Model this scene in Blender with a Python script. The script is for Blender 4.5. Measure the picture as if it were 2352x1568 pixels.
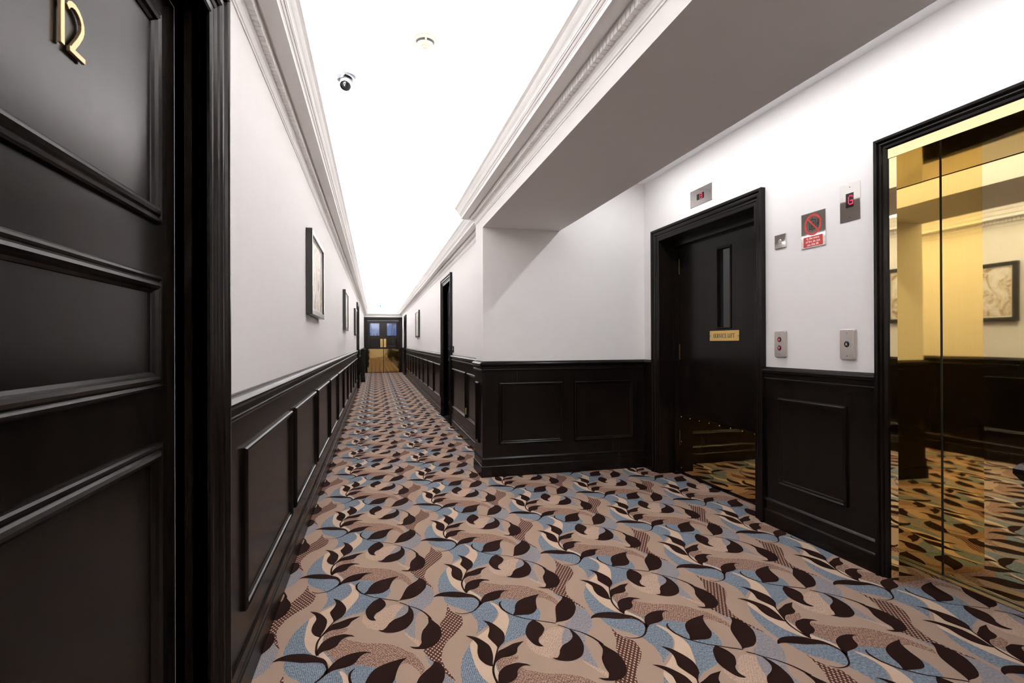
import bpy, math, random
from mathutils import Matrix, Vector

random.seed(7)
scene = bpy.context.scene
for o in list(bpy.data.objects):
    bpy.data.objects.remove(o, do_unlink=True)
COL = scene.collection

# ------------------------------------------------------------------ camera
EYE = 1.16
F_PX, YAW, PITCH, ROLL = 1239.8, 0.24790, 0.00284, -0.00369
cam_data = bpy.data.cameras.new("camera")
cam_data.sensor_width = 36.0
cam_data.lens = 36.0 * F_PX / 2352.0
cam_data.clip_start = 0.02
cam_data.clip_end = 200.0
camera = bpy.data.objects.new("camera", cam_data)
COL.objects.link(camera)
fwd = Vector((math.sin(YAW) * math.cos(PITCH), math.cos(YAW) * math.cos(PITCH), math.sin(PITCH)))
rgt = Vector((math.cos(YAW), -math.sin(YAW), 0.0))
upv = rgt.cross(fwd)
r2 = math.cos(ROLL) * rgt + math.sin(ROLL) * upv
u2 = -math.sin(ROLL) * rgt + math.cos(ROLL) * upv
camera.matrix_world = Matrix(((r2.x, u2.x, -fwd.x, 0.0), (r2.y, u2.y, -fwd.y, 0.0),
                              (r2.z, u2.z, -fwd.z, EYE), (0, 0, 0, 1)))
scene.camera = camera

# ------------------------------------------------------------------ world and exposure
world = bpy.data.worlds.new("World")
scene.world = world
world.use_nodes = True
world.node_tree.nodes["Background"].inputs[0].default_value = (0.6, 0.7, 0.85, 1)
world.node_tree.nodes["Background"].inputs[1].default_value = 0.3
scene.view_settings.view_transform = 'Standard'
scene.view_settings.look = 'None'
scene.view_settings.gamma = 1.0
scene.view_settings.use_curve_mapping = False
scene.view_settings.exposure = 0.28
scene.cycles.max_bounces = 10
scene.cycles.diffuse_bounces = 7
scene.cycles.glossy_bounces = 4
scene.cycles.transparent_max_bounces = 10
scene.cycles.sample_clamp_indirect = 8.0
scene.cycles.adaptive_threshold = 0.02
scene.cycles.caustics_reflective = False

# ------------------------------------------------------------------ main dimensions (metres)
XL = -0.44          # left plaster face
XR = 1.05           # far right plaster face
XP = 0.905          # beam and pilaster face
YM = 4.596          # lobby end wall
YP = 4.93           # far side of the pilaster
XB = 1.608          # lobby side of the beam
XW = 2.444          # lift wall
YN = 0.53           # near lobby wall
YE = 22.11          # corridor end
YB = -3.4           # corridor behind the camera
ZC = 2.70           # corridor ceiling
ZS = 2.165          # beam soffit
ZL = 2.638          # lobby ceiling
RAIL = 1.0

COVE_WATTS_PER_M = 9.8
COVE_COLOUR = (1.0, 0.985, 0.975)
DOWNLIGHT_WATTS = 4.7
DOWNLIGHT_COLOUR = (0.96, 0.975, 1.0)


def area_lamp(name, loc, direction, sx, sy, watts, colour, along=(0, 1, 0), spread=math.pi):
    d = bpy.data.lights.new(name, 'AREA')
    d.shape = 'RECTANGLE'
    d.size, d.size_y = sx, sy
    d.energy = watts
    d.color = colour
    d.spread = spread
    o = bpy.data.objects.new(name, d)
    COL.objects.link(o)
    z = -Vector(direction).normalized()
    y = Vector(along)
    y = (y - z * y.dot(z)).normalized()
    x = y.cross(z)
    o.matrix_world = Matrix(((x.x, y.x, z.x, loc[0]), (x.y, y.y, z.y, loc[1]), (x.z, y.z, z.z, loc[2]), (0, 0, 0, 1)))
    return o


# the light tape laid behind both cornices, run by run
COVE_PARENTS = {}
def cove_run(key, fixed, t0, t1, axis, tilt):
    n = max(1, int(round((t1 - t0) / 2.2)))
    step = (t1 - t0) / n
    made = []
    for k in range(n):
        t = t0 + (k + 0.5) * step
        if axis == 'Y':
            loc, dr, al = (fixed, t, 2.424), (tilt, 0, 1.0), (0, 1, 0)
        else:
            loc, dr, al = (t, fixed, 2.424), (0, tilt, 1.0), (1, 0, 0)
        made.append(area_lamp("cove_lamp", loc, dr, 0.03, step * 0.98, COVE_WATTS_PER_M * step, COVE_COLOUR, al))
    COVE_PARENTS[key] = made

cove_run('left', XL + 0.085, YB + 0.1, YE - 0.2, 'Y', 0.55)
cove_run('right_far', XR - 0.085, YP + 0.2, YE - 0.2, 'Y', -0.55)
cove_run('right_near', XP - 0.085, YB + 0.1, YP + 0.05, 'Y', -0.55)
cove_run('end', YE - 0.085, XL + 0.2, XR - 0.2, 'X', -0.55)


# ------------------------------------------------------------------ materials
def new_mat(name):
    m = bpy.data.materials.new(name)
    m.use_nodes = True
    nt = m.node_tree
    return m, nt, nt.nodes["Principled BSDF"]


def lin(c):
    return tuple((v / 255.0 / 12.92) if v / 255.0 <= 0.04045 else ((v / 255.0 + 0.055) / 1.055) ** 2.4 for v in c) + (1.0,)


def plain(name, col, rough=0.5, metal=0.0, spec=0.5, emit=None, strength=0.0, coat=0.0):
    m, nt, b = new_mat(name)
    b.inputs["Base Color"].default_value = (*col[:3], 1)
    b.inputs["Roughness"].default_value = rough
    b.inputs["Metallic"].default_value = metal
    b.inputs["Specular IOR Level"].default_value = spec
    b.inputs["Coat Weight"].default_value = coat
    if emit:
        b.inputs["Emission Color"].default_value = (*emit[:3], 1)
        b.inputs["Emission Strength"].default_value = strength
    return m


def node(nt, kind, **kw):
    n = nt.nodes.new(kind)
    for k, v in kw.items():
        setattr(n, k, v)
    return n


def mapped(nt, scale, source='Position'):
    g = node(nt, 'ShaderNodeNewGeometry')
    mp = node(nt, 'ShaderNodeMapping')
    mp.inputs['Scale'].default_value = scale
    nt.links.new(g.outputs[source], mp.inputs['Vector'])
    return mp.outputs['Vector']


def ramp2(nt, fac, c0, c1, p0=0.0, p1=1.0):
    r = node(nt, 'ShaderNodeValToRGB')
    r.color_ramp.elements[0].position = p0
    r.color_ramp.elements[1].position = p1
    r.color_ramp.elements[0].color = (*c0[:3], 1)
    r.color_ramp.elements[1].color = (*c1[:3], 1)
    nt.links.new(fac, r.inputs[0])
    return r.outputs[0]


def plaster(name, col, bump=0.02):
    m, nt, b = new_mat(name)
    v = mapped(nt, (14, 14, 14))
    n = node(nt, 'ShaderNodeTexNoise')
    n.inputs['Scale'].default_value = 1.0
    n.inputs['Detail'].default_value = 2.0
    nt.links.new(v, n.inputs['Vector'])
    c = ramp2(nt, n.outputs['Fac'], [x * 0.985 for x in col[:3]], col[:3], 0.3, 0.7)
    nt.links.new(c, b.inputs['Base Color'])
    b.inputs['Roughness'].default_value = 0.75
    b.inputs['Specular IOR Level'].default_value = 0.25
    return m


def wood(name, c0, c1, rough=0.3):
    m, nt, b = new_mat(name)
    v = mapped(nt, (170, 170, 5))
    n = node(nt, 'ShaderNodeTexNoise')
    n.inputs['Scale'].default_value = 1.0
    n.inputs['Detail'].default_value = 5.0
    n.inputs['Roughness'].default_value = 0.6
    nt.links.new(v, n.inputs['Vector'])
    v3 = mapped(nt, (9, 9, 1.6))
    n3 = node(nt, 'ShaderNodeTexNoise')
    n3.inputs['Scale'].default_value = 1.0
    n3.inputs['Detail'].default_value = 3.0
    nt.links.new(v3, n3.inputs['Vector'])
    mx = node(nt, 'ShaderNodeMath', operation='ADD')
    nt.links.new(n.outputs['Fac'], mx.inputs[0])
    nt.links.new(n3.outputs['Fac'], mx.inputs[1])
    hf = node(nt, 'ShaderNodeMath', operation='MULTIPLY')
    hf.inputs[1].default_value = 0.5
    nt.links.new(mx.outputs[0], hf.inputs[0])
    nt.links.new(ramp2(nt, hf.outputs[0], c0, c1, 0.35, 0.68), b.inputs['Base Color'])
    mr = node(nt, 'ShaderNodeMapRange')
    mr.inputs['From Min'].default_value = 0.3
    mr.inputs['From Max'].default_value = 0.7
    mr.inputs['To Min'].default_value = rough - 0.02
    mr.inputs['To Max'].default_value = rough + 0.03
    nt.links.new(hf.outputs[0], mr.inputs['Value'])
    nt.links.new(mr.outputs['Result'], b.inputs['Roughness'])
    bp = node(nt, 'ShaderNodeBump')
    bp.inputs['Strength'].default_value = 0.03
    bp.inputs['Distance'].default_value = 0.0006
    nt.links.new(n.outputs['Fac'], bp.inputs['Height'])
    nt.links.new(bp.outputs['Normal'], b.inputs['Normal'])
    # satin lacquer: thin gloss film over the stain, weaker than clear varnish
    b.inputs['Specular IOR Level'].default_value = 0.0
    gl = node(nt, 'ShaderNodeBsdfGlossy')
    gl.inputs['Color'].default_value = (0.47, 0.46, 0.46, 1)
    nt.links.new(mr.outputs['Result'], gl.inputs['Roughness'])
    nt.links.new(bp.outputs['Normal'], gl.inputs['Normal'])
    geo = node(nt, 'ShaderNodeNewGeometry')
    dt = node(nt, 'ShaderNodeVectorMath', operation='DOT_PRODUCT')
    nt.links.new(geo.outputs['Incoming'], dt.inputs[0])
    nt.links.new(geo.outputs['Normal'], dt.inputs[1])
    ab = node(nt, 'ShaderNodeMath', operation='ABSOLUTE')
    nt.links.new(dt.outputs['Value'], ab.inputs[0])
    om = node(nt, 'ShaderNodeMath', operation='SUBTRACT')
    om.inputs[0].default_value = 1.0
    nt.links.new(ab.outputs[0], om.inputs[1])
    pw = node(nt, 'ShaderNodeMath', operation='POWER')
    pw.inputs[1].default_value = 5.0
    nt.links.new(om.outputs[0], pw.inputs[0])
    fr = node(nt, 'ShaderNodeMath', operation='MULTIPLY_ADD')
    fr.inputs[1].default_value = 0.96
    fr.inputs[2].default_value = 0.048
    nt.links.new(pw.outputs[0], fr.inputs[0])
    mix = node(nt, 'ShaderNodeMixShader')
    nt.links.new(fr.outputs[0], mix.inputs[0])
    nt.links.new(b.outputs[0], mix.inputs[1])
    nt.links.new(gl.outputs[0], mix.inputs[2])
    nt.links.new(mix.outputs[0], nt.nodes['Material Output'].inputs['Surface'])
    return m


def brass(name, col, rough, wave=0.0, wave_scale=(2.2, 2.2, 2.2), tarnish=None):
    m, nt, b = new_mat(name)
    b.inputs['Metallic'].default_value = 1.0
    v = mapped(nt, (160, 160, 3))
    n = node(nt, 'ShaderNodeTexNoise')
    n.inputs['Scale'].default_value = 1.0
    n.inputs['Detail'].default_value = 3.0
    nt.links.new(v, n.inputs['Vector'])
    c0 = [x * 0.985 for x in col]
    nt.links.new(ramp2(nt, n.outputs['Fac'], c0, col, 0.35, 0.65), b.inputs['Base Color'])
    mr = node(nt, 'ShaderNodeMapRange')
    mr.inputs['To Min'].default_value = rough * 0.8
    mr.inputs['To Max'].default_value = rough * 1.3
    nt.links.new(n.outputs['Fac'], mr.inputs['Value'])
    nt.links.new(mr.outputs['Result'], b.inputs['Roughness'])
    if wave:
        v2 = mapped(nt, wave_scale)
        n2 = node(nt, 'ShaderNodeTexNoise')
        n2.inputs['Scale'].default_value = 1.0
        n2.inputs['Detail'].default_value = 1.0
        nt.links.new(v2, n2.inputs['Vector'])
        bp = node(nt, 'ShaderNodeBump')
        bp.inputs['Strength'].default_value = 1.0
        bp.inputs['Distance'].default_value = wave
        nt.links.new(n2.outputs['Fac'], bp.inputs['Height'])
        nt.links.new(bp.outputs['Normal'], b.inputs['Normal'])
    return m


def carpet_mat(name, c0, c1=None, pattern=None):
    """cut pile: two yarn colours in a weave laid along the corridor"""
    m, nt, b = new_mat(name)
    b.inputs['Roughness'].default_value = 0.95
    b.inputs['Specular IOR Level'].default_value = 0.05
    g = node(nt, 'ShaderNodeNewGeometry')
    sep = node(nt, 'ShaderNodeSeparateXYZ')
    nt.links.new(g.outputs['Position'], sep.inputs[0])
    fine = node(nt, 'ShaderNodeTexNoise')
    fine.inputs['Scale'].default_value = 420.0
    fine.inputs['Detail'].default_value = 2.0
    nt.links.new(g.outputs['Position'], fine.inputs['Vector'])

    if pattern in ('stripe', 'speck'):       # loops drawn out along the corridor
        ym = node(nt, 'ShaderNodeMapping')
        ym.inputs['Scale'].default_value = (260.0, 90.0, 1.0)
        nt.links.new(g.outputs['Position'], ym.inputs['Vector'])
        yarn = node(nt, 'ShaderNodeTexNoise')
        yarn.inputs['Scale'].default_value = 1.0
        yarn.inputs['Detail'].default_value = 1.0
        nt.links.new(ym.outputs['Vector'], yarn.inputs['Vector'])

    def cosw(sock, period, phase=0.0):
        k = node(nt, 'ShaderNodeMath', operation='MULTIPLY_ADD')
        k.inputs[1].default_value = 2 * math.pi / period
        k.inputs[2].default_value = phase
        nt.links.new(sock, k.inputs[0])
        c = node(nt, 'ShaderNodeMath', operation='COSINE')
        nt.links.new(k.outputs[0], c.inputs[0])
        return c.outputs[0]

    def math2(op, a, bb):
        k = node(nt, 'ShaderNodeMath', operation=op)
        for i, s in enumerate((a, bb)):
            if isinstance(s, (int, float)):
                k.inputs[i].default_value = s
            else:
                nt.links.new(s, k.inputs[i])
        return k.outputs[0]

    if pattern == 'stripe':       # fine rows with broken light stitches
        rows = cosw(sep.outputs['X'], 0.0065)
        br = cosw(sep.outputs['Y'], 0.018)
        v = math2('ADD', math2('MULTIPLY', rows, 0.42), math2('MULTIPLY', br, 0.06))
        v = math2('ADD', v, math2('MULTIPLY', math2('SUBTRACT', yarn.outputs['Fac'], 0.5), 3.0))
        fac = math2('ADD', math2('MULTIPLY', v, 0.5), 0.5)
        nt.links.new(ramp2(nt, fac, c0, c1, 0.25, 0.95), b.inputs['Base Color'])
    elif pattern == 'dots':
        v = math2('MULTIPLY', cosw(sep.outputs['X'], 0.0165), cosw(sep.outputs['Y'], 0.026))
        v = math2('ADD', v, math2('MULTIPLY', math2('SUBTRACT', fine.outputs['Fac'], 0.5), 0.5))
        nt.links.new(ramp2(nt, v, c0, c1, 0.22, 0.45), b.inputs['Base Color'])
    elif pattern == 'speck':
        v = math2('MULTIPLY', math2('MULTIPLY', cosw(sep.outputs['X'], 0.0108), cosw(sep.outputs['Y'], 0.0165)), 0.4)
        v = math2('ADD', v, math2('MULTIPLY', math2('SUBTRACT', yarn.outputs['Fac'], 0.5), 3.4))
        nt.links.new(ramp2(nt, math2('ADD', math2('MULTIPLY', v, 0.5), 0.5), c0, c1, 0.3, 0.75), b.inputs['Base Color'])
    else:
        nt.links.new(ramp2(nt, fine.outputs['Fac'], [x * 0.86 for x in c0[:3]], [x * 1.12 for x in c0[:3]], 0.3, 0.7), b.inputs['Base Color'])
    bp = node(nt, 'ShaderNodeBump')
    bp.inputs['Strength'].default_value = 0.35
    bp.inputs['Distance'].default_value = 0.002
    nt.links.new(fine.outputs['Fac'], bp.inputs['Height'])
    nt.links.new(bp.outputs['Normal'], b.inputs['Normal'])
    return m


def painting_mat(name, seed, light=(0.78, 0.74, 0.69), mid=(0.46, 0.33, 0.22), dark=(0.06, 0.045, 0.035)):
    m, nt, b = new_mat(name)
    tc = node(nt, 'ShaderNodeTexCoord')
    mp = node(nt, 'ShaderNodeMapping')
    mp.inputs['Location'].default_value = (seed * 3.1, seed * 1.7, 0)
    mp.inputs['Scale'].default_value = (7.0, 4.0, 1.0)
    nt.links.new(tc.outputs['Object'], mp.inputs['Vector'])
    n = node(nt, 'ShaderNodeTexNoise')
    n.inputs['Scale'].default_value = 1.3
    n.inputs['Detail'].default_value = 7.0
    n.inputs['Roughness'].default_value = 0.62
    n.inputs['Distortion'].default_value = 1.6
    nt.links.new(mp.outputs['Vector'], n.inputs['Vector'])
    r = node(nt, 'ShaderNodeValToRGB')
    e = r.color_ramp.elements
    e[0].position, e[0].color = 0.30, (*dark, 1)
    e[1].position, e[1].color = 0.56, (*light, 1)
    x = e.new(0.40); x.color = (*mid, 1)
    x = e.new(0.46); x.color = (0.66, 0.57, 0.47, 1)
    x = e.new(0.72); x.color = (0.84, 0.82, 0.79, 1)
    nt.links.new(n.outputs['Fac'], r.inputs[0])
    nt.links.new(r.outputs[0], b.inputs['Base Color'])
    b.inputs['Roughness'].default_value = 0.35
    return m


WALL = plaster("warm_white_plaster", (0.84, 0.815, 0.805))
CEIL = plaster("ceiling_white", (0.86, 0.865, 0.875), 0.01)
CORN = plaster("cornice_white", (0.88, 0.86, 0.845), 0.0)
WOOD = wood("ebony_stained_wood", (0.0036, 0.0026, 0.0022), (0.0118, 0.0078, 0.0060), 0.23)
BRASS = brass("polished_brass", (0.93, 0.775, 0.435), 0.022, 0.0014, (1.6, 1.6, 1.1))
BRASS_KICK = brass("kick_plate_brass", (0.76, 0.55, 0.22), 0.035, 0.0016, (3.0, 3.0, 3.0))
BRASS_NUM = brass("satin_brass", (0.46, 0.33, 0.165), 0.38)
BRASS_SIGN = plain("sign_brass", (0.72, 0.47, 0.15), 0.42, 0.55)
BRASS_OLD = brass("aged_brass", (0.16, 0.115, 0.06), 0.4)
STEEL = brass("polished_steel", (0.74, 0.71, 0.69), 0.05)
STEEL_BRUSHED = brass("brushed_steel", (0.66, 0.60, 0.57), 0.34)
CHROME = plain("smoked_chrome", (0.17, 0.175, 0.20), 0.16, 1.0)
BLACK = plain("black_gloss_plastic", (0.008, 0.008, 0.009), 0.15)
BLACK_MATT = plain("black_matt", (0.01, 0.01, 0.01), 0.6)
INK = plain("black_ink", (0.015, 0.013, 0.012), 0.5)
RED = plain("sign_red", (0.58, 0.045, 0.035), 0.4)
WHITE_PAINT = plain("white_print", (0.9, 0.88, 0.86), 0.5)
WHITE_PLASTIC = plain("white_plastic", (0.86, 0.86, 0.86), 0.35)
IVORY = plain("ivory_plastic", (0.52, 0.45, 0.34), 0.4)
LED_RED = plain("red_led", (0.4, 0.0, 0.03), 0.4, emit=(1.0, 0.025, 0.09), strength=1.0)
LED_RED_DIM = plain("red_button_led", (0.4, 0.0, 0.03), 0.4, emit=(1.0, 0.07, 0.12), strength=0.9)
ARROW_PALE = plain("pale_arrow", (0.40, 0.46, 0.56), 0.4)
SMOKED = plain("dark_glass", (0.012, 0.012, 0.013), 0.04, spec=0.6)
FRAME_BLACK = plain("black_lacquer_frame", (0.014, 0.012, 0.0115), 0.22)
FRAME_EDGE = plain("frame_slip_white", (0.75, 0.72, 0.68), 0.4)
EXIT_WHITE = plain("exit_sign_lit_white", (0.9, 0.95, 0.95), 0.4, emit=(0.97, 1.0, 1.0), strength=1.1)
EXIT_GREEN = plain("exit_sign_lit_green", (0.0, 0.10, 0.09), 0.4, emit=(0.10, 0.62, 0.62), strength=0.6)
LAMP_WHITE = plain("downlight_lens", (0.9, 0.9, 0.9), 0.4, emit=(1.0, 0.97, 0.94), strength=6.0)
LED_TAPE = plain("led_tape", (0.9, 0.9, 0.9), 0.5)
BLUE_WALL = plain("vestibule_blue_paint", (0.30, 0.44, 0.72), 0.7)
BLUE_DARK = plain("vestibule_dark_blue", (0.10, 0.16, 0.32), 0.7)


def glass_mat():
    m, nt, b = new_mat("window_glass")
    nt.nodes.remove(b)
    out = nt.nodes["Material Output"]
    t = node(nt, 'ShaderNodeBsdfTransparent')
    t.inputs[0].default_value = (0.93, 0.96, 0.97, 1)
    g = node(nt, 'ShaderNodeBsdfGlossy')
    g.inputs['Roughness'].default_value = 0.03
    mix = node(nt, 'ShaderNodeMixShader')
    mix.inputs[0].default_value = 0.12
    nt.links.new(t.outputs[0], mix.inputs[1])
    nt.links.new(g.outputs[0], mix.inputs[2])
    nt.links.new(mix.outputs[0], out.inputs[0])
    return m

GLASS = glass_mat()

TAN = lin((185, 160, 145))
C_TAN = carpet_mat("carpet_tan", lin((155, 131, 115)))
C_BLUE = carpet_mat("carpet_blue", lin((84, 96, 110)), lin((144, 149, 154)), 'stripe')
C_CREAM = carpet_mat("carpet_cream", lin((188, 162, 141)))
C_BROWN = carpet_mat("carpet_dark_brown", lin((37, 21, 18)))
C_DOTS = carpet_mat("carpet_brown_dots", lin((76, 47, 39)), lin((172, 145, 128)), 'dots')
C_SPECK = carpet_mat("carpet_speckled_taupe", lin((106, 77, 66)), lin((160, 131, 115)), 'speck')
C_GREY = carpet_mat("carpet_grey_blue_weave", lin((104, 114, 127)), lin((164, 140, 127)), 'stripe')
C_PALE = carpet_mat("carpet_pale_weave", lin((180, 153, 134)), lin((154, 128, 113)), 'speck')
CARPETS = {'tan': C_TAN, 'blue': C_BLUE, 'cream': C_CREAM, 'brown': C_BROWN, 'dots': C_DOTS,
           'speck': C_SPECK, 'grey': C_GREY, 'pale': C_PALE}


# ------------------------------------------------------------------ mesh helpers
class MB:
    def __init__(self):
        self.v, self.f, self.m = [], [], []

    def quad(self, pts, mi=0):
        b = len(self.v)
        self.v += [tuple(p) for p in pts]
        self.f.append(tuple(range(b, b + len(pts))))
        self.m.append(mi)

    def box(self, x0, x1, y0, y1, z0, z1, mi=0):
        x0, x1 = min(x0, x1), max(x0, x1)
        y0, y1 = min(y0, y1), max(y0, y1)
        z0, z1 = min(z0, z1), max(z0, z1)
        b = len(self.v)
        self.v += [(x0, y0, z0), (x1, y0, z0), (x1, y1, z0), (x0, y1, z0), (x0, y0, z1), (x1, y0, z1), (x1, y1, z1), (x0, y1, z1)]
        for q in ((0, 3, 2, 1), (4, 5, 6, 7), (0, 1, 5, 4), (1, 2, 6, 5), (2, 3, 7, 6), (3, 0, 4, 7)):
            self.f.append(tuple(b + i for i in q))
            self.m.append(mi)
        return self

    def rbox(self, x0, x1, y0, y1, z0, z1, c, mi=0):
        """plate in x/y with clipped corners, thickness in z, small front bevel"""
        def ring(i, z):
            return [(x0 + c + i, y0 + i, z), (x1 - c - i, y0 + i, z), (x1 - i, y0 + c + i, z), (x1 - i, y1 - c - i, z),
                    (x1 - c - i, y1 - i, z), (x0 + c + i, y1 - i, z), (x0 + i, y1 - c - i, z), (x0 + i, y0 + c + i, z)]
        bev = min(0.0015, (z1 - z0) * 0.4)
        rings = [ring(0, z0), ring(0, z1 - bev), ring(bev, z1)]
        self.rings(rings, closed=True, cap0=True, cap1=True, mi=mi)
        return self

    def rings(self, rings, closed=True, cap0=False, cap1=False, mi=0):
        b = len(self.v)
        n = len(rings[0])
        for r in rings:
            self.v += [tuple(p) for p in r]
        for k in range(len(rings) - 1):
            for i in range(n if closed else n - 1):
                j = (i + 1) % n
                self.f.append((b + k * n + i, b + k * n + j, b + (k + 1) * n + j, b + (k + 1) * n + i))
                self.m.append(mi)
        if cap0:
            self.f.append(tuple(b + i for i in reversed(range(n))))
            self.m.append(mi)
        if cap1:
            self.f.append(tuple(b + (len(rings) - 1) * n + i for i in range(n)))
            self.m.append(mi)
        return self

    def lathe(self, prof, seg=32, centre=(0, 0, 0), mi=0, axis='Z', a0=0.0, a1=2 * math.pi):
        full = abs(a1 - a0 - 2 * math.pi) < 1e-6
        k = seg if full else seg + 1
        rings = []
        for r, z in prof:
            ring = []
            for i in range(k):
                a = a0 + (a1 - a0) * i / seg
                ring.append((centre[0] + r * math.cos(a), centre[1] + r * math.sin(a), centre[2] + z))
            rings.append(ring)
        self.rings(rings, closed=full, mi=mi)
        return self

    def disc(self, cx, cy, z, r, seg=28, mi=0):
        self.quad([(cx + r * math.cos(2 * math.pi * i / seg), cy + r * math.sin(2 * math.pi * i / seg), z) for i in range(seg)], mi)
        return self

    def prism(self, poly, z0, z1, mi=0):
        """polygon in x/y (counter-clockwise), extruded in z"""
        n = len(poly)
        b = len(self.v)
        self.v += [(x, y, z0) for x, y in poly] + [(x, y, z1) for x, y in poly]
        self.f.append(tuple(b + n + i for i in range(n)))
        self.m.append(mi)
        self.f.append(tuple(b + i for i in reversed(range(n))))
        self.m.append(mi)
        for i in range(n):
            j = (i + 1) % n
            self.f.append((b + i, b + j, b + n + j, b + n + i))
            self.m.append(mi)
        return self

    def build(self, name, mats, parent=None, smooth=False, bevel=0.0):
        me = bpy.data.meshes.new(name)
        me.from_pydata(self.v, [], self.f)
        if not isinstance(mats, (list, tuple)):
            mats = [mats]
        for m in mats:
            me.materials.append(m)
        if len(mats) > 1:
            me.polygons.foreach_set('material_index', self.m)
        if smooth:
            me.polygons.foreach_set('use_smooth', [True] * len(me.polygons))
        me.update()
        o = bpy.data.objects.new(name, me)
        COL.objects.link(o)
        if parent:
            o.parent = parent
        if bevel:
            md = o.modifiers.new("bevel", 'BEVEL')
            md.width = bevel
            md.segments = 2
            md.limit_method = 'ANGLE'
        if smooth:
            try:
                me.set_sharp_from_angle(angle=math.radians(35))
            except Exception:
                pass
        return o


def tag(o, label=None, cat=None, group=None, kind=None):
    if label:
        o['label'] = label
    if cat:
        o['category'] = cat
    if group:
        o['group'] = group
    if kind:
        o['kind'] = kind
    return o


def struct(o, label, cat):
    return tag(o, label, cat, kind='structure')


AX = {'left': ((0, 1, 0), (0, 0, 1), (1, 0, 0)),      # on the left wall: u = +Y, v = up, n = +X
      'lift': ((0, -1, 0), (0, 0, 1), (-1, 0, 0)),    # on walls that face the left
      'end': ((1, 0, 0), (0, 0, 1), (0, -1, 0)),      # on walls that face the camera
      'down': ((1, 0, 0), (0, -1, 0), (0, 0, -1))}    # on a ceiling, n points down


def frame_matrix(origin, side):
    u, v, n = AX[side]
    return Matrix(((u[0], v[0], n[0], origin[0]), (u[1], v[1], n[1], origin[1]), (u[2], v[2], n[2], origin[2]), (0, 0, 0, 1)))


def empty(name, origin, side):
    o = bpy.data.objects.new(name, None)
    o.empty_display_size = 0.05
    COL.objects.link(o)
    o.matrix_world = frame_matrix(origin, side)
    return o


def sweep(path, prof, caps=True):
    """profile (p, z) carried along an x/y path; p is measured to the right of the heading, mitred"""
    dirs = []
    for a, b in zip(path[:-1], path[1:]):
        d = Vector((b[0] - a[0], b[1] - a[1])).normalized()
        dirs.append(d)
    rings = []
    for i, p in enumerate(path):
        if i == 0:
            n = Vector((dirs[0].y, -dirs[0].x))
        elif i == len(path) - 1:
            n = Vector((dirs[-1].y, -dirs[-1].x))
        else:
            n0 = Vector((dirs[i - 1].y, -dirs[i - 1].x))
            n1 = Vector((dirs[i].y, -dirs[i].x))
            n = (n0 + n1) / (1.0 + n0.dot(n1))
        rings.append([(p[0] + n.x * q, p[1] + n.y * q, z) for q, z in prof])
    return rings


def sweep_mesh(path, prof, caps=True, mb=None):
    mb = mb or MB()
    mb.rings(sweep(path, prof), closed=False, cap0=caps, cap1=caps)
    return mb


def loop_mesh(mb, u0, u1, v0, v1, prof, z=0.0, open_bottom=False, mi=0, fill=None):
    """moulding (d inwards, h outwards) round a rectangle in the x/y plane of a wall frame"""
    rings = []
    for d, h in prof:
        if open_bottom:
            rings.append([(u0 + d, v0, z + h), (u0 + d, v1 - d, z + h), (u1 - d, v1 - d, z + h), (u1 - d, v0, z + h)])
        else:
            rings.append([(u0 + d, v0 + d, z + h), (u0 + d, v1 - d, z + h), (u1 - d, v1 - d, z + h), (u1 - d, v0 + d, z + h)])
    mb.rings(rings, closed=not open_bottom, mi=mi)
    if fill is not None:
        d = prof[-1][0]
        mb.quad([(u0 + d, v0 + d, z + fill), (u1 - d, v0 + d, z + fill), (u1 - d, v1 - d, z + fill), (u0 + d, v1 - d, z + fill)], mi)
    return mb


def text_mesh(s, size, mats, name, parent, x, y, z, align='CENTER', squeeze=1.0, depth=0.0004):
    cu = bpy.data.curves.new("text", 'FONT')
    cu.body = s
    cu.size = size
    cu.align_x = align
    cu.align_y = 'CENTER'
    cu.extrude = depth
    tmp = bpy.data.objects.new("text_tmp", cu)
    COL.objects.link(tmp)
    dg = bpy.context.evaluated_depsgraph_get()
    me = bpy.data.meshes.new_from_object(tmp.evaluated_get(dg))
    bpy.data.objects.remove(tmp, do_unlink=True)
    me.name = name
    for v in me.vertices:
        v.co.x = v.co.x * squeeze + x
        v.co.y += y
        v.co.z += z
    me.materials.clear()
    me.materials.append(mats)
    o = bpy.data.objects.new(name, me)
    COL.objects.link(o)
    o.parent = parent
    return o


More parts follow.
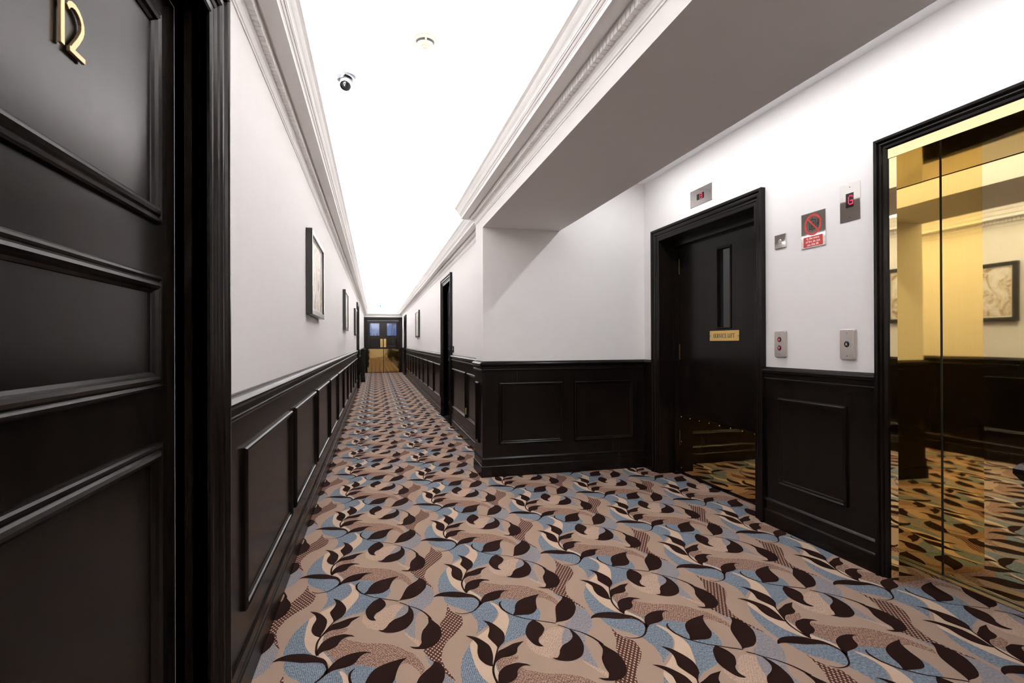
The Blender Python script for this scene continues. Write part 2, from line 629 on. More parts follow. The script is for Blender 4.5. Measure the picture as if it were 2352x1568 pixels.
def stroke_poly(pts, widths):
    """flat ribbon polygon along a 2-D polyline"""
    left, right = [], []
    n = len(pts)
    for i, (x, y) in enumerate(pts):
        a = pts[max(0, i - 1)]
        b = pts[min(n - 1, i + 1)]
        dx, dy = b[0] - a[0], b[1] - a[1]
        l = math.hypot(dx, dy) or 1.0
        w = (widths[i] if isinstance(widths, (list, tuple)) else widths) * 0.5
        left.append((x - dy / l * w, y + dx / l * w))
        right.append((x + dy / l * w, y - dx / l * w))
    return left + right[::-1]
CARPET_SHAPES = [
    ('blue', 1, [(0.35,2.7774),(0.3233,2.7291),(0.3057,2.6892),(0.292,2.6328),(0.2847,2.5772),(0.2839,2.5301),(0.2897,2.5056),(0.2961,2.4738),(0.3006,2.4288),(0.3131,2.3971),(0.3325,2.3712),(0.3584,2.3473),(0.3823,2.3141),(0.3951,2.2943),(0.4018,2.2602),(0.4084,2.2269),(0.4049,2.1912),(0.3985,2.1572),(0.3848,2.1235),(0.4051,2.1439),(0.4234,2.1596),(0.4455,2.1776),(0.4758,2.2094),(0.4986,2.2477),(0.5101,2.2874),(0.5101,2.3214),(0.5023,2.3547),(0.4938,2.3783),(0.4542,2.3744),(0.4507,2.4186),(0.4127,2.4757),(0.3804,2.5126),(0.367,2.5397),(0.3544,2.5752),(0.3471,2.6268),(0.3448,2.6789),(0.3454,2.7324)]),
    ('blue', 1, [(0.501,2.38),(0.5346,2.393),(0.5676,2.3866),(0.6135,2.3629),(0.6441,2.3607),(0.6808,2.3081),(0.6848,2.2757),(0.6871,2.2446),(0.6795,2.207),(0.6616,2.1672),(0.6338,2.1713),(0.6084,2.1502),(0.5916,2.1187),(0.5784,2.0771),(0.5293,2.0526),(0.4894,2.0359),(0.441,1.9964),(0.4655,2.0342),(0.4951,2.1033),(0.513,2.1333),(0.5327,2.1883),(0.5444,2.2423),(0.5403,2.2729),(0.5273,2.3237),(0.5151,2.3514)]),
    ('blue', 1, [(0.4293,2.5116),(0.4489,2.4831),(0.4749,2.4458),(0.4638,2.4189),(0.4521,2.4442),(0.4313,2.4823)]),
    ('blue', 1, [(0.4209,2.6287),(0.431,2.6389),(0.4232,2.5984),(0.4238,2.5733),(0.4156,2.5673),(0.4173,2.5999)]),
    ('cream', 2, [(0.3672,2.8062),(0.3783,2.7606),(0.3776,2.7149),(0.3858,2.6682),(0.4076,2.6236),(0.4031,2.5788),(0.4038,2.5381),(0.4111,2.4968),(0.4127,2.4757),(0.3804,2.5126),(0.367,2.5397),(0.3544,2.5752),(0.3471,2.6268),(0.3448,2.6789),(0.3454,2.7324),(0.35,2.7774)]),
    ('cream', 2, [(0.4064,2.6155),(0.4178,2.6252),(0.4173,2.5999),(0.4173,2.5668),(0.4039,2.5065),(0.4008,2.5309),(0.4021,2.579)]),
    ('cream', 2, [(0.4173,2.503),(0.4287,2.5078),(0.4412,2.4797),(0.4567,2.4505),(0.4651,2.4222),(0.4601,2.4052),(0.4494,2.43),(0.4316,2.4646),(0.4105,2.4831)]),
    ('cream', 2, [(0.4918,3.0858),(0.5062,3.0435),(0.5102,3.0048),(0.5073,2.9755),(0.494,2.9462),(0.4752,2.9191),(0.4447,2.8802),(0.4121,2.8483),(0.3853,2.8257),(0.4038,2.7918),(0.4187,2.75),(0.4223,2.7122),(0.4194,2.677),(0.4066,2.6239),(0.4151,2.6431),(0.434,2.691),(0.4517,2.7413),(0.4729,2.7641),(0.4933,2.8022),(0.5132,2.8469),(0.5319,2.8936),(0.5416,2.9283),(0.542,2.9664),(0.535,3.0017),(0.5277,3.0321),(0.5161,3.0641),(0.5021,3.0831)]),
    ('speck', 1, [(0.4257,2.6403),(0.4469,2.6565),(0.4738,2.661),(0.4972,2.6655),(0.5115,2.6617),(0.5031,2.6374),(0.4737,2.6191),(0.4497,2.6083),(0.4221,2.5738),(0.4218,2.5988)]),
    ('speck', 1, [(0.4832,2.5911),(0.5038,2.584),(0.5156,2.57),(0.5478,2.5491),(0.58,2.53),(0.6312,2.5149),(0.6738,2.4956),(0.7037,2.4716),(0.73,2.4368),(0.7524,2.4153),(0.7699,2.38),(0.7805,2.3471),(0.789,2.3047),(0.7731,2.2735),(0.7648,2.3003),(0.7478,2.3336),(0.7326,2.3523),(0.713,2.3574),(0.6992,2.3463),(0.6413,2.3506),(0.6135,2.3629),(0.5676,2.3866),(0.5346,2.393),(0.5121,2.3843),(0.4819,2.4031),(0.4695,2.4449),(0.4489,2.4831),(0.4327,2.5107),(0.468,2.5293)]),
    ('dots', 1, [(0.9281,2.7634),(0.9307,2.722),(0.9444,2.6788),(0.9546,2.6616),(0.9721,2.6425),(0.9695,2.5869),(0.957,2.5538),(0.9266,2.509),(0.8921,2.4672),(0.8708,2.4238),(0.8551,2.3653),(0.8549,2.3351),(0.8626,2.2891),(0.8764,2.243),(0.886,2.2061),(0.8734,2.2265),(0.856,2.2623),(0.8385,2.3099),(0.8242,2.3394),(0.8126,2.3574),(0.7992,2.403),(0.7908,2.4328),(0.8213,2.4692),(0.8565,2.506),(0.8719,2.5451),(0.8737,2.5847),(0.8851,2.6183),(0.9024,2.6513),(0.9157,2.6962)]),
    ('grey', 1, [(0.8602,2.9792),(0.8707,2.9474),(0.883,2.9157),(0.877,2.8401),(0.855,2.7826),(0.823,2.7453),(0.8002,2.7167),(0.7814,2.6736),(0.7785,2.637),(0.7729,2.5667),(0.7671,2.5041),(0.7527,2.5374),(0.7387,2.567),(0.7309,2.5865),(0.7542,2.6342),(0.7642,2.6687),(0.7695,2.715),(0.7648,2.7556),(0.7568,2.7859),(0.7433,2.812),(0.7627,2.8382),(0.7891,2.8578),(0.8316,2.9179)]),
    ('grey', 1, [(0.7414,2.7971),(0.7231,2.7666),(0.7041,2.7322),(0.6913,2.6831),(0.7187,2.69),(0.7384,2.7039),(0.7577,2.7377),(0.7624,2.7764)]),
    ('grey', 1, [(0.7992,2.403),(0.8096,2.3696),(0.8275,2.3386),(0.8126,2.3167),(0.8055,2.3369),(0.7987,2.38)]),
    ('pale', 1, [(0.6511,2.7855),(0.6858,2.8117),(0.7151,2.8143),(0.7382,2.7929),(0.7102,2.7404),(0.6925,2.6875),(0.6762,2.6547),(0.66,2.6139),(0.6294,2.6131),(0.5904,2.641),(0.5691,2.6828),(0.5637,2.7213),(0.5684,2.763),(0.5843,2.754),(0.61,2.7281),(0.6311,2.7514)]),
    ('pale', 1, [(0.7327,2.5729),(0.7574,2.5277),(0.7792,2.501),(0.7899,2.4734),(0.7759,2.4551),(0.7572,2.5025),(0.734,2.5509)]),
    ('brown', 4, [(0.343,2.8447),(0.3705,2.8315),(0.3909,2.8096),(0.411,2.7756),(0.4217,2.7446),(0.422,2.7032),(0.4173,2.6687),(0.4085,2.6362),(0.4071,2.6153),(0.3939,2.6246),(0.3815,2.639),(0.3703,2.6635),(0.3662,2.6865),(0.368,2.7219),(0.3764,2.7611),(0.374,2.7853),(0.3641,2.8118)]),
    ('brown', 4, [(0.4301,2.9437),(0.4486,2.9314),(0.4657,2.9111),(0.4821,2.8755),(0.4924,2.8423),(0.4946,2.8167),(0.4888,2.7839),(0.4777,2.7581),(0.4635,2.7429),(0.4473,2.7193),(0.4462,2.7428),(0.4388,2.7683),(0.4301,2.7993),(0.4285,2.8193),(0.4401,2.851),(0.4466,2.8797),(0.4459,2.9006),(0.4395,2.9253)]),
    ('brown', 4, [(0.5578,2.7494),(0.5396,2.7466),(0.5115,2.7416),(0.4858,2.7277),(0.4626,2.7153),(0.4458,2.706),(0.4312,2.6739),(0.4111,2.6227),(0.4264,2.6445),(0.4476,2.6608),(0.4741,2.6627),(0.498,2.6698),(0.5121,2.6841),(0.5207,2.7093),(0.5361,2.7286)]),
    ('brown', 4, [(0.5393,2.5866),(0.5292,2.6003),(0.5159,2.6081),(0.4956,2.6177),(0.4729,2.615),(0.4497,2.6083),(0.4306,2.5923),(0.4163,2.5712),(0.4078,2.541),(0.4022,2.5069),(0.4096,2.488),(0.419,2.5025),(0.4293,2.5116),(0.4475,2.5147),(0.468,2.5293),(0.4784,2.5467),(0.4846,2.5698),(0.4989,2.587),(0.517,2.5949)]),
    ('brown', 4, [(0.2531,2.4813),(0.2614,2.4963),(0.2764,2.509),(0.3016,2.5193),(0.3327,2.5189),(0.3628,2.511),(0.3884,2.4966),(0.4097,2.478),(0.431,2.461),(0.4442,2.4388),(0.451,2.4112),(0.4555,2.3812),(0.4465,2.3693),(0.4462,2.3943),(0.4377,2.422),(0.4233,2.4368),(0.4007,2.4449),(0.3775,2.4488),(0.3546,2.4548),(0.3258,2.4675),(0.3001,2.4787),(0.2773,2.4862),(0.2618,2.4842)]),
    ('brown', 4, [(0.604,2.4526),(0.5947,2.4628),(0.577,2.4706),(0.5561,2.4729),(0.5305,2.4695),(0.5074,2.4601),(0.4871,2.4463),(0.4707,2.4244),(0.4594,2.4017),(0.4494,2.3756),(0.4405,2.3499),(0.455,2.3615),(0.4676,2.3744),(0.4874,2.38),(0.5121,2.3843),(0.5346,2.393),(0.5483,2.4078),(0.5565,2.4282),(0.5681,2.448),(0.5849,2.4591),(0.595,2.4565)]),
    ('brown', 4, [(0.8427,2.6528),(0.8563,2.6212),(0.8719,2.5852),(0.8754,2.5442),(0.8694,2.5026),(0.8549,2.4687),(0.8309,2.4423),(0.8055,2.4329),(0.7806,2.4354),(0.7581,2.4453),(0.745,2.4624),(0.7645,2.454),(0.7786,2.452),(0.7911,2.4771),(0.7913,2.4978),(0.7955,2.5348),(0.8039,2.5674),(0.817,2.5906),(0.8313,2.6232),(0.8326,2.6649)]),
    ('brown', 4, [(0.7323,2.3913),(0.7153,2.3882),(0.685,2.3818),(0.6502,2.3701),(0.621,2.3522),(0.6028,2.3285),(0.5896,2.2972),(0.5814,2.2655),(0.5658,2.2367),(0.5754,2.2297),(0.6037,2.2255),(0.6324,2.2226),(0.6543,2.2299),(0.6716,2.2486),(0.6822,2.2695),(0.6898,2.3058),(0.6978,2.3358),(0.7102,2.3655)]),
    ('brown', 4, [(0.8252,2.3444),(0.8426,2.3309),(0.8514,2.3065),(0.8561,2.2765),(0.8519,2.2424),(0.8433,2.2173),(0.8239,2.1824),(0.8021,2.1557),(0.7796,2.1395),(0.7545,2.1336),(0.7346,2.1326),(0.7184,2.1276),(0.728,2.1436),(0.739,2.1786),(0.7512,2.2212),(0.7651,2.2582),(0.7839,2.2847),(0.8058,2.3076),(0.8194,2.3259)]),
    ('brown', 4, [(0.639,2.1781),(0.6491,2.158),(0.6588,2.1371),(0.6627,2.109),(0.6604,2.0919),(0.6485,2.069),(0.6348,2.05),(0.6215,2.0368),(0.6124,2.0119),(0.614,1.9929),(0.6218,1.9751),(0.6063,1.9776),(0.5925,1.9906),(0.5838,2.0114),(0.5778,2.0427),(0.5766,2.0708),(0.5811,2.0923),(0.5916,2.1187),(0.6084,2.1502),(0.6261,2.1671)]),
    ('brown', 4, [(0.7586,2.7926),(0.7723,2.7537),(0.7769,2.7131),(0.7722,2.6666),(0.7597,2.6328),(0.741,2.6016),(0.7173,2.5857),(0.6927,2.579),(0.6673,2.5831),(0.6441,2.5961),(0.6276,2.6136),(0.6476,2.6101),(0.6625,2.6311),(0.6726,2.6557),(0.6932,2.6826),(0.7211,2.6989),(0.7421,2.7174),(0.7552,2.7433)]),
]
CARPET_STEMS = [
    ([(0.4488,2.7282),(0.4333,2.6867),(0.4162,2.6385),(0.4038,2.6035),(0.3988,2.5717),(0.3987,2.5394),(0.4022,2.5069),(0.4092,2.4858)], [0.005,0.006,0.007,0.008,0.008,0.007,0.008,0.01]),
    ([(0.4523,2.382),(0.4446,2.3593),(0.4326,2.3395),(0.4153,2.3169),(0.3967,2.3037),(0.3766,2.2991),(0.3544,2.3003),(0.3396,2.3087),(0.3311,2.3202)], [0.012,0.01,0.008,0.007,0.006,0.005,0.0045,0.004,0.003]),
    ([(0.5475,2.3671),(0.5392,2.3607),(0.5314,2.3415),(0.5306,2.316),(0.5347,2.2911),(0.5442,2.2686),(0.5543,2.2495),(0.5665,2.2333),(0.5869,2.2119),(0.6131,2.1892),(0.6406,2.1726),(0.6679,2.1562),(0.695,2.1399),(0.7189,2.1245)], [0.003,0.006,0.009,0.009,0.009,0.008,0.007,0.006,0.005,0.005,0.005,0.005,0.005,0.005]),
    ([(0.7231,2.8298),(0.7428,2.8101),(0.7611,2.7868),(0.7839,2.7657),(0.8051,2.7401),(0.824,2.7085),(0.8372,2.6732),(0.8432,2.648)], [0.005,0.005,0.005,0.005,0.006,0.007,0.009,0.012]),
]

# ================================================================== FLOOR: woven carpet
REP_X, REP_Y = 0.621, 0.7195


def smooth_outline(pts, sub=3):
    n = len(pts)
    out = []
    corner = []
    for i in range(n):
        a, b, c = Vector(pts[i - 1]), Vector(pts[i]), Vector(pts[(i + 1) % n])
        d0, d1 = (b - a), (c - b)
        ang = d0.angle(d1) if d0.length > 1e-6 and d1.length > 1e-6 else 0.0
        corner.append(ang > math.radians(62))
    for i in range(n):
        p0, p1, p2, p3 = (Vector(pts[(i + k) % n]) for k in (-1, 0, 1, 2))
        if corner[i]:
            p0 = p1
        if corner[(i + 1) % n]:
            p3 = p2
        for s in range(sub):
            t = s / sub
            q = 0.5 * ((2 * p1) + (p2 - p0) * t + (2 * p0 - 5 * p1 + 4 * p2 - p3) * t * t + (3 * p1 - p0 - 3 * p2 + p3) * t * t * t)
            out.append((q.x, q.y))
    return out


def clip_rect(poly, x0, x1, y0, y1):
    def cut(pts, inside, inter):
        res = []
        for i in range(len(pts)):
            a, b = pts[i - 1], pts[i]
            ia, ib = inside(a), inside(b)
            if ib:
                if not ia:
                    res.append(inter(a, b))
                res.append(b)
            elif ia:
                res.append(inter(a, b))
        return res

    def ix(c):
        return lambda a, b: (c, a[1] + (b[1] - a[1]) * (c - a[0]) / (b[0] - a[0]))

    def iy(c):
        return lambda a, b: (a[0] + (b[0] - a[0]) * (c - a[1]) / (b[1] - a[1]), c)

    for ins, it in ((lambda p: p[0] >= x0, ix(x0)), (lambda p: p[0] <= x1, ix(x1)), (lambda p: p[1] >= y0, iy(y0)), (lambda p: p[1] <= y1, iy(y1))):
        if len(poly) < 3:
            return []
        poly = cut(poly, ins, it)
    return poly if len(poly) > 2 else []


def area2(p):
    return sum(p[i - 1][0] * p[i][1] - p[i][0] * p[i - 1][1] for i in range(len(p)))


def lay_carpet():
    regions = [(XL - 0.12, XR + 0.14, YB, YE + 0.12), (XR + 0.14, 2.70, YN, YM + 0.02)]
    shapes = []
    for mat, layer, pts in CARPET_SHAPES:
        shapes.append((mat, layer, smooth_outline(pts)))
    for pts, w in CARPET_STEMS:
        fine = []
        ws = []
        n = len(pts)
        for i in range(n - 1):
            p0, p1, p2, p3 = (Vector(pts[max(0, min(n - 1, i + k))]) for k in (-1, 0, 1, 2))
            for s in range(3):
                t = s / 3
                q = 0.5 * ((2 * p1) + (p2 - p0) * t + (2 * p0 - 5 * p1 + 4 * p2 - p3) * t * t + (3 * p1 - p0 - 3 * p2 + p3) * t ** 3)
                fine.append((q.x, q.y))
                ws.append(w[i] + (w[i + 1] - w[i]) * t)
        fine.append(pts[-1])
        ws.append(w[-1])
        shapes.append(('brown', 4, stroke_poly(fine, ws)))
    order = ['tan', 'blue', 'cream', 'brown', 'dots', 'speck', 'grey', 'pale']
    mb = MB()
    for x0, x1, y0, y1 in regions:
        mb.box(x0, x1, y0, y1, -0.12, 0.0, 0)
    for mat, layer, pts in shapes:
        if area2(pts) < 0:
            pts = pts[::-1]
        z = 0.00025 * layer + (0.00006 if mat in ('speck', 'pale') else 0.0)
        mi = order.index(mat)
        bx0, bx1 = min(p[0] for p in pts), max(p[0] for p in pts)
        by0, by1 = min(p[1] for p in pts), max(p[1] for p in pts)
        for i in range(-3, 6):
            for j in range(-10, 32):
                dx, dy = i * REP_X, j * REP_Y + (REP_Y / 2 if i % 2 else 0.0)
                for x0, x1, y0, y1 in regions:
                    if bx1 + dx < x0 or bx0 + dx > x1 or by1 + dy < y0 or by0 + dy > y1:
                        continue
                    q = [(px + dx, py + dy) for px, py in pts]
                    if not (bx0 + dx >= x0 and bx1 + dx <= x1 and by0 + dy >= y0 and by1 + dy <= y1):
                        q = clip_rect(q, x0, x1, y0, y1)
                    if len(q) > 2:
                        mb.quad([(px, py, z) for px, py in q], mi)
    return mb.build('floor', [CARPETS[k] for k in order])


struct(lay_carpet(), 'patterned carpet of dark brown leaves, blue and beige waves', 'carpet')


# ================================================================== SHELL
def wall_with_openings(name, fixed0, fixed1, t0, t1, z1, openings, label, axis='Y', mat=WALL):
    """solid wall slab along one axis with rectangular openings (a, b, head height)"""
    mb = MB()
    cur = t0
    def slab(a, b, za, zb):
        if b - a > 1e-4 and zb - za > 1e-4:
            if axis == 'Y':
                mb.box(fixed0, fixed1, a, b, za, zb)
            else:
                mb.box(a, b, fixed0, fixed1, za, zb)
    for a, b, h in sorted(openings):
        slab(cur, a, -0.1, z1)
        slab(a, b, h, z1)
        cur = b
    slab(cur, t1, -0.1, z1)
    return struct(mb.build(name, mat), label, 'wall')


LEFT_DOOR_Y = (0.455, 1.715)
LEFT_DOOR2_Y = (13.50, 14.65)
RIGHT_DOOR_Y = (7.55, 8.70)
RIGHT_DOOR2_Y = (19.0, 20.25)
SVC_Y = (2.975, 4.414)
LIFT_Y = (1.049, 2.169)
HEAD = 2.159
CW = 0.10

wall_with_openings('wall_left', XL - 0.17, XL, YB, YE + 0.15, ZC + 0.05,
                   [(LEFT_DOOR_Y[0] + CW, LEFT_DOOR_Y[1] - CW, HEAD - CW), (LEFT_DOOR2_Y[0] + CW, LEFT_DOOR2_Y[1] - CW, HEAD - CW)],
                   'long warm white plaster wall on the left of the corridor')
wall_with_openings('wall_right', XR, XR + 0.2, YP, YE + 0.15, ZC + 0.05,
                   [(RIGHT_DOOR_Y[0] + CW, RIGHT_DOOR_Y[1] - CW, HEAD - CW), (RIGHT_DOOR2_Y[0] + CW, RIGHT_DOOR2_Y[1] - CW, HEAD - CW)],
                   'warm white plaster wall along the far right of the corridor')
mb = MB()
mb.box(XP, 2.95, YM, YP, -0.1, ZC + 0.05)
struct(mb.build('wall_lobby', WALL), 'white plaster return wall facing the camera beside the service lift', 'wall')
mb = MB()
mb.box(XP, 2.95, YB, YN, -0.1, ZC + 0.05)
struct(mb.build('wall_near', WALL), 'white plaster wall closing the near side of the lift lobby', 'wall')
wall_with_openings('wall_lift', XW, XW + 0.5, YN, YM, ZC + 0.05,
                   [(SVC_Y[0] + 0.02, SVC_Y[1] - 0.02, HEAD - 0.02), (LIFT_Y[0] + 0.02, LIFT_Y[1] - 0.02, HEAD - 0.02)],
                   'white plaster wall that holds both lift doors')
mb = MB()
mb.box(XL - 0.17, XR + 0.2, YE, YE + 0.15, 2.06, ZC + 0.05)
mb.box(XL - 0.17, -0.305, YE, YE + 0.15, -0.1, 2.06)
mb.box(0.95, XR + 0.2, YE, YE + 0.15, -0.1, 2.06)
struct(mb.build('wall_end', WALL), 'white plaster wall over the double doors at the corridor end', 'wall')
mb = MB()
mb.box(XL - 0.17, XP, YB - 0.15, YB, -0.1, ZC + 0.05)
struct(mb.build('wall_back', WALL), 'white plaster wall behind the camera', 'wall')
mb = MB()
mb.box(XL - 0.17, XR + 0.2, YB - 0.15, YE + 0.15, ZC, ZC + 0.06)
struct(mb.build('ceiling', CEIL), 'bright white corridor ceiling lit from the coves', 'ceiling')
mb = MB()
mb.box(XB, XW + 0.5, YN, YM, ZL, ZL + 0.06)
struct(mb.build('ceiling_lobby', CEIL), 'small white recessed ceiling in front of the lifts', 'ceiling')
mb = MB()
mb.box(XP, XB, YN, YM, ZS, ZC + 0.05)
struct(mb.build('beam', WALL), 'wide white plaster beam between corridor and lift lobby', 'beam')


# ================================================================== CORNICE
CORNICE = [(0.0, 2.250), (0.004, 2.250), (0.004, 2.259), (0.008, 2.262), (0.010, 2.272), (0.014, 2.284), (0.020, 2.292), (0.022, 2.296),
           (0.022, 2.330), (0.047, 2.330), (0.047, 2.336), (0.053, 2.338), (0.053, 2.332), (0.058, 2.328),
           (0.118, 2.328), (0.118, 2.346), (0.121, 2.350), (0.121, 2.356), (0.125, 2.356), (0.129, 2.362), (0.129, 2.368),
           (0.134, 2.368), (0.134, 2.374), (0.137, 2.376), (0.139, 2.384), (0.143, 2.392), (0.149, 2.400), (0.155, 2.410),
           (0.160, 2.420), (0.167, 2.427), (0.172, 2.431), (0.172, 2.441), (0.158, 2.441), (0.150, 2.412), (0.0, 2.412)]
cornice_path = [(XL, YB), (XL, YE), (XR, YE), (XR, YP), (XP, YP), (XP, YB)]
c_rings = sweep(cornice_path, CORNICE)


def cornice_part(name, a, b, label):
    mb = MB()
    mb.rings(c_rings[a:b + 1], closed=False)
    return struct(mb.build(name, CORN), label, 'cornice')


CORN_L = cornice_part('trim_1', 0, 1, 'white dentil cornice running along the left wall')
CORN_E = cornice_part('trim_2', 1, 2, 'short white cornice over the double doors at the end')
CORN_R = cornice_part('trim_3', 2, 3, 'white dentil cornice along the far right wall')
CORN_N = cornice_part('trim_4', 3, 5, 'white dentil cornice along the beam, ending in a corner return')

PITCH_D = 0.0329
dm = MB()
dm.box(-0.024, 0.0, -0.0134, 0.0134, -0.034, 0.0)
d_left = dm.build('dentil', CORN, CORN_L, bevel=0.0015)
DENTIL_MESH = d_left.data


def dentils(parent, x_face, sign, y_start, y_singles, y_end, first=None):
    """dentils nearest the camera one by one, the far ones joined"""
    y = y_start
    rest = MB()
    n = 0
    while y < y_end:
        if y < y_singles:
            if first is not None and n == 0:
                o = first
            else:
                o = bpy.data.objects.new('dentil', DENTIL_MESH)
                COL.objects.link(o)
                o.parent = parent
                md = o.modifiers.new("bevel", 'BEVEL')
                md.width = 0.0015
                md.segments = 2
            o.location = (x_face + sign * (0.046 if sign > 0 else 0.022), y, 2.3305)
            n += 1
        else:
            rest.box(x_face + sign * 0.022, x_face + sign * 0.046, y - 0.0134, y + 0.0134, 2.2965, 2.3305)
        y += PITCH_D
    if rest.v:
        tag(rest.build('dentil_course', CORN, parent), kind='stuff')


dentils(CORN_L, XL, 1, 1.55, 3.6, YE - 0.03, d_left)
dentils(CORN_N, XP, -1, 1.30, 3.6, YP + 0.02)
dentils(CORN_R, XR, -1, YP + 0.06, YP, YE - 0.03)
rest = MB()
x = XL + 0.03
while x < XR:
    rest.box(x - 0.0142, x + 0.0142, YE - 0.046, YE - 0.022, 2.2965, 2.3305)
    x += PITCH_D
tag(rest.build('dentil_course', CORN, CORN_E), kind='stuff')

# light tape lying in the coves
for key, x0, x1, y0, y1, label in (
        ('left', XL + 0.06, XL + 0.11, YB + 0.1, YE - 0.2, 'light tape hidden behind the left cornice'),
        ('right_far', XR - 0.11, XR - 0.06, YP + 0.2, YE - 0.2, 'light tape hidden behind the far right cornice'),
        ('right_near', XP - 0.11, XP - 0.06, YB + 0.1, YP + 0.05, 'light tape hidden behind the beam cornice'),
        ('end', XL + 0.2, XR - 0.2, YE - 0.11, YE - 0.06, 'light tape hidden behind the end cornice')):
    mb = MB()
    mb.box(x0, x1, y0, y1, 2.4125, 2.418)
    t = mb.build('light_tape', LED_TAPE)
    tag(t, label, 'light', 'cove light tapes')
    for l in COVE_PARENTS[key]:
        l.parent = t


# ================================================================== WAINSCOT, RAIL, BASEBOARD
BOARD = [(0.0, 0.0), (0.012, 0.0), (0.012, 0.985), (0.0, 0.985)]
RAILP = [(0.0, 1.002), (0.011, 1.002), (0.013, 0.997), (0.022, 0.994), (0.030, 0.988), (0.035, 0.981), (0.035, 0.974), (0.029, 0.965),
         (0.022, 0.960), (0.019, 0.957), (0.019, 0.938), (0.023, 0.935), (0.024, 0.929), (0.021, 0.922), (0.016, 0.918), (0.016, 0.913), (0.0, 0.910)]
BASEP = [(0.0, 0.0), (0.024, 0.0), (0.024, 0.090), (0.021, 0.096), (0.017, 0.099), (0.017, 0.146), (0.021, 0.149), (0.022, 0.155), (0.018, 0.162), (0.014, 0.168), (0.0, 0.170)]
PANELP = [(0.0, 0.0), (0.0, 0.010), (0.004, 0.016), (0.010, 0.018), (0.016, 0.014), (0.019, 0.008), (0.024, 0.007), (0.028, 0.003), (0.030, 0.0015)]

RUNS = [
    ('left', [(XL, YB), (XL, LEFT_DOOR_Y[0])], 'dark panelled dado behind the camera on the left wall'),
    ('left', [(XL, LEFT_DOOR_Y[1]), (XL, LEFT_DOOR2_Y[0])], 'long dark panelled dado along the left wall'),
    ('left', [(XL, LEFT_DOOR2_Y[1]), (XL, 16.8), (XL + 0.117, 16.8), (XL + 0.117, 17.35), (XL, 17.35), (XL, YE)],
     'dark dado with a boxed projection near the corridor end'),
    ('right', [(XR, YE), (XR, RIGHT_DOOR2_Y[1])], 'short dark dado beside the double doors'),
    ('right', [(XR, RIGHT_DOOR2_Y[0]), (XR, RIGHT_DOOR_Y[1])], 'dark panelled dado along the far right wall'),
    ('lobby', [(XR, RIGHT_DOOR_Y[0]), (XR, YP), (XP, YP), (XP, YM), (XW, YM), (XW, SVC_Y[1])],
     'dark panelled dado wrapping the pilaster and lobby wall'),
    ('lift', [(XW, SVC_Y[0]), (XW, LIFT_Y[1])], 'dark panelled dado between the two lift doors'),
    ('near', [(XW, LIFT_Y[0]), (XW, YN), (XP, YN), (XP, YB)], 'dark dado around the near lobby corner'),
]
DADO = []
for i, (side, path, label) in enumerate(RUNS):
    o = sweep_mesh(path, BOARD).build('trim_%d' % (i + 5), WOOD)
    struct(o, label, 'wainscot')
    sweep_mesh(path, RAILP).build('chair_rail', WOOD, o)
    b = sweep_mesh(path, BASEP).build('baseboard_%s' % side, WOOD)
    struct(b, label.replace('panelled dado', 'baseboard').replace('dark dado', 'dark baseboard'), 'baseboard')
    DADO.append(o)


def panel(parent, side, a, b, z0=0.279, z1=0.816, face=None):
    """one moulded panel; a..b along the wall"""
    mb = MB()
    if side == 'left':
        fr = frame_matrix((face, 0, 0), 'left'); u0, u1 = a, b
    elif side == 'lift':
        fr = frame_matrix((face, 0, 0), 'lift'); u0, u1 = -b, -a
    else:
        fr = frame_matrix((0, face, 0), 'end'); u0, u1 = a, b
    loop_mesh(mb, u0, u1, z0, z1, PANELP, fill=0.0015)
    mb.v = [tuple(fr @ Vector(p)) for p in mb.v]
    return mb.build('panel', WOOD, parent)


for k in range(10):
    a = 1.945 + 1.159 * k
    panel(DADO[1], 'left', a, a + 1.028, face=XL + 0.012)
panel(DADO[2], 'left', 14.85, 15.65, face=XL + 0.012)
panel(DADO[2], 'left', 15.78, 16.62, face=XL + 0.012)
for k in range(4):
    a = 17.55 + 1.1 * k
    panel(DADO[2], 'left', a, a + 0.98, face=XL + 0.012)
panel(DADO[3], 'lift', 20.45, 21.9, face=XR - 0.012)
for k in range(9):
    a = 8.86 + 1.115 * k
    panel(DADO[4], 'lift', a, a + 1.0, face=XR - 0.012)
panel(DADO[5], 'lift', 6.32, 7.42, face=XR - 0.012)
panel(DADO[5], 'lift', 5.12, 6.19, face=XR - 0.012)
panel(DADO[5], 'lift', 4.70, 4.83, face=XP - 0.012)
panel(DADO[5], 'end', 1.04, 1.625, face=YM - 0.012)
panel(DADO[5], 'end', 1.735, 2.315, face=YM - 0.012)
panel(DADO[6], 'lift', 2.345, 2.845, face=XW - 0.012)
# brass hinge of the low cupboard door in the dado past the pilaster
hinge = MB()
hinge.box(XR - 0.030, XR - 0.012, 6.235, 6.275, 0.33, 0.40)
hinge.lathe([(0.0, 0), (0.006, 0), (0.006, 0.07), (0.0, 0.07)], 10, (XR - 0.03, 6.255, 0.33))
tag(hinge.build('hinge', BRASS_NUM, DADO[5]), 'small brass cupboard hinge')


# ================================================================== DOORS
CASING = [(0.0, 0.0), (0.0, 0.032), (0.003, 0.036), (0.016, 0.037), (0.021, 0.033), (0.023, 0.025), (0.034, 0.027), (0.046, 0.026), (0.052, 0.020),
          (0.054, 0.015), (0.066, 0.017), (0.072, 0.014), (0.075, 0.011), (0.094, 0.011), (0.100, 0.007)]
DOORPANEL = [(0.0, 0.0), (0.0, 0.009), (0.004, 0.013), (0.009, 0.014), (0.013, 0.011), (0.015, 0.010), (0.020, 0.015), (0.027, 0.018),
             (0.034, 0.015), (0.038, 0.008), (0.044, 0.003), (0.046, -0.004)]


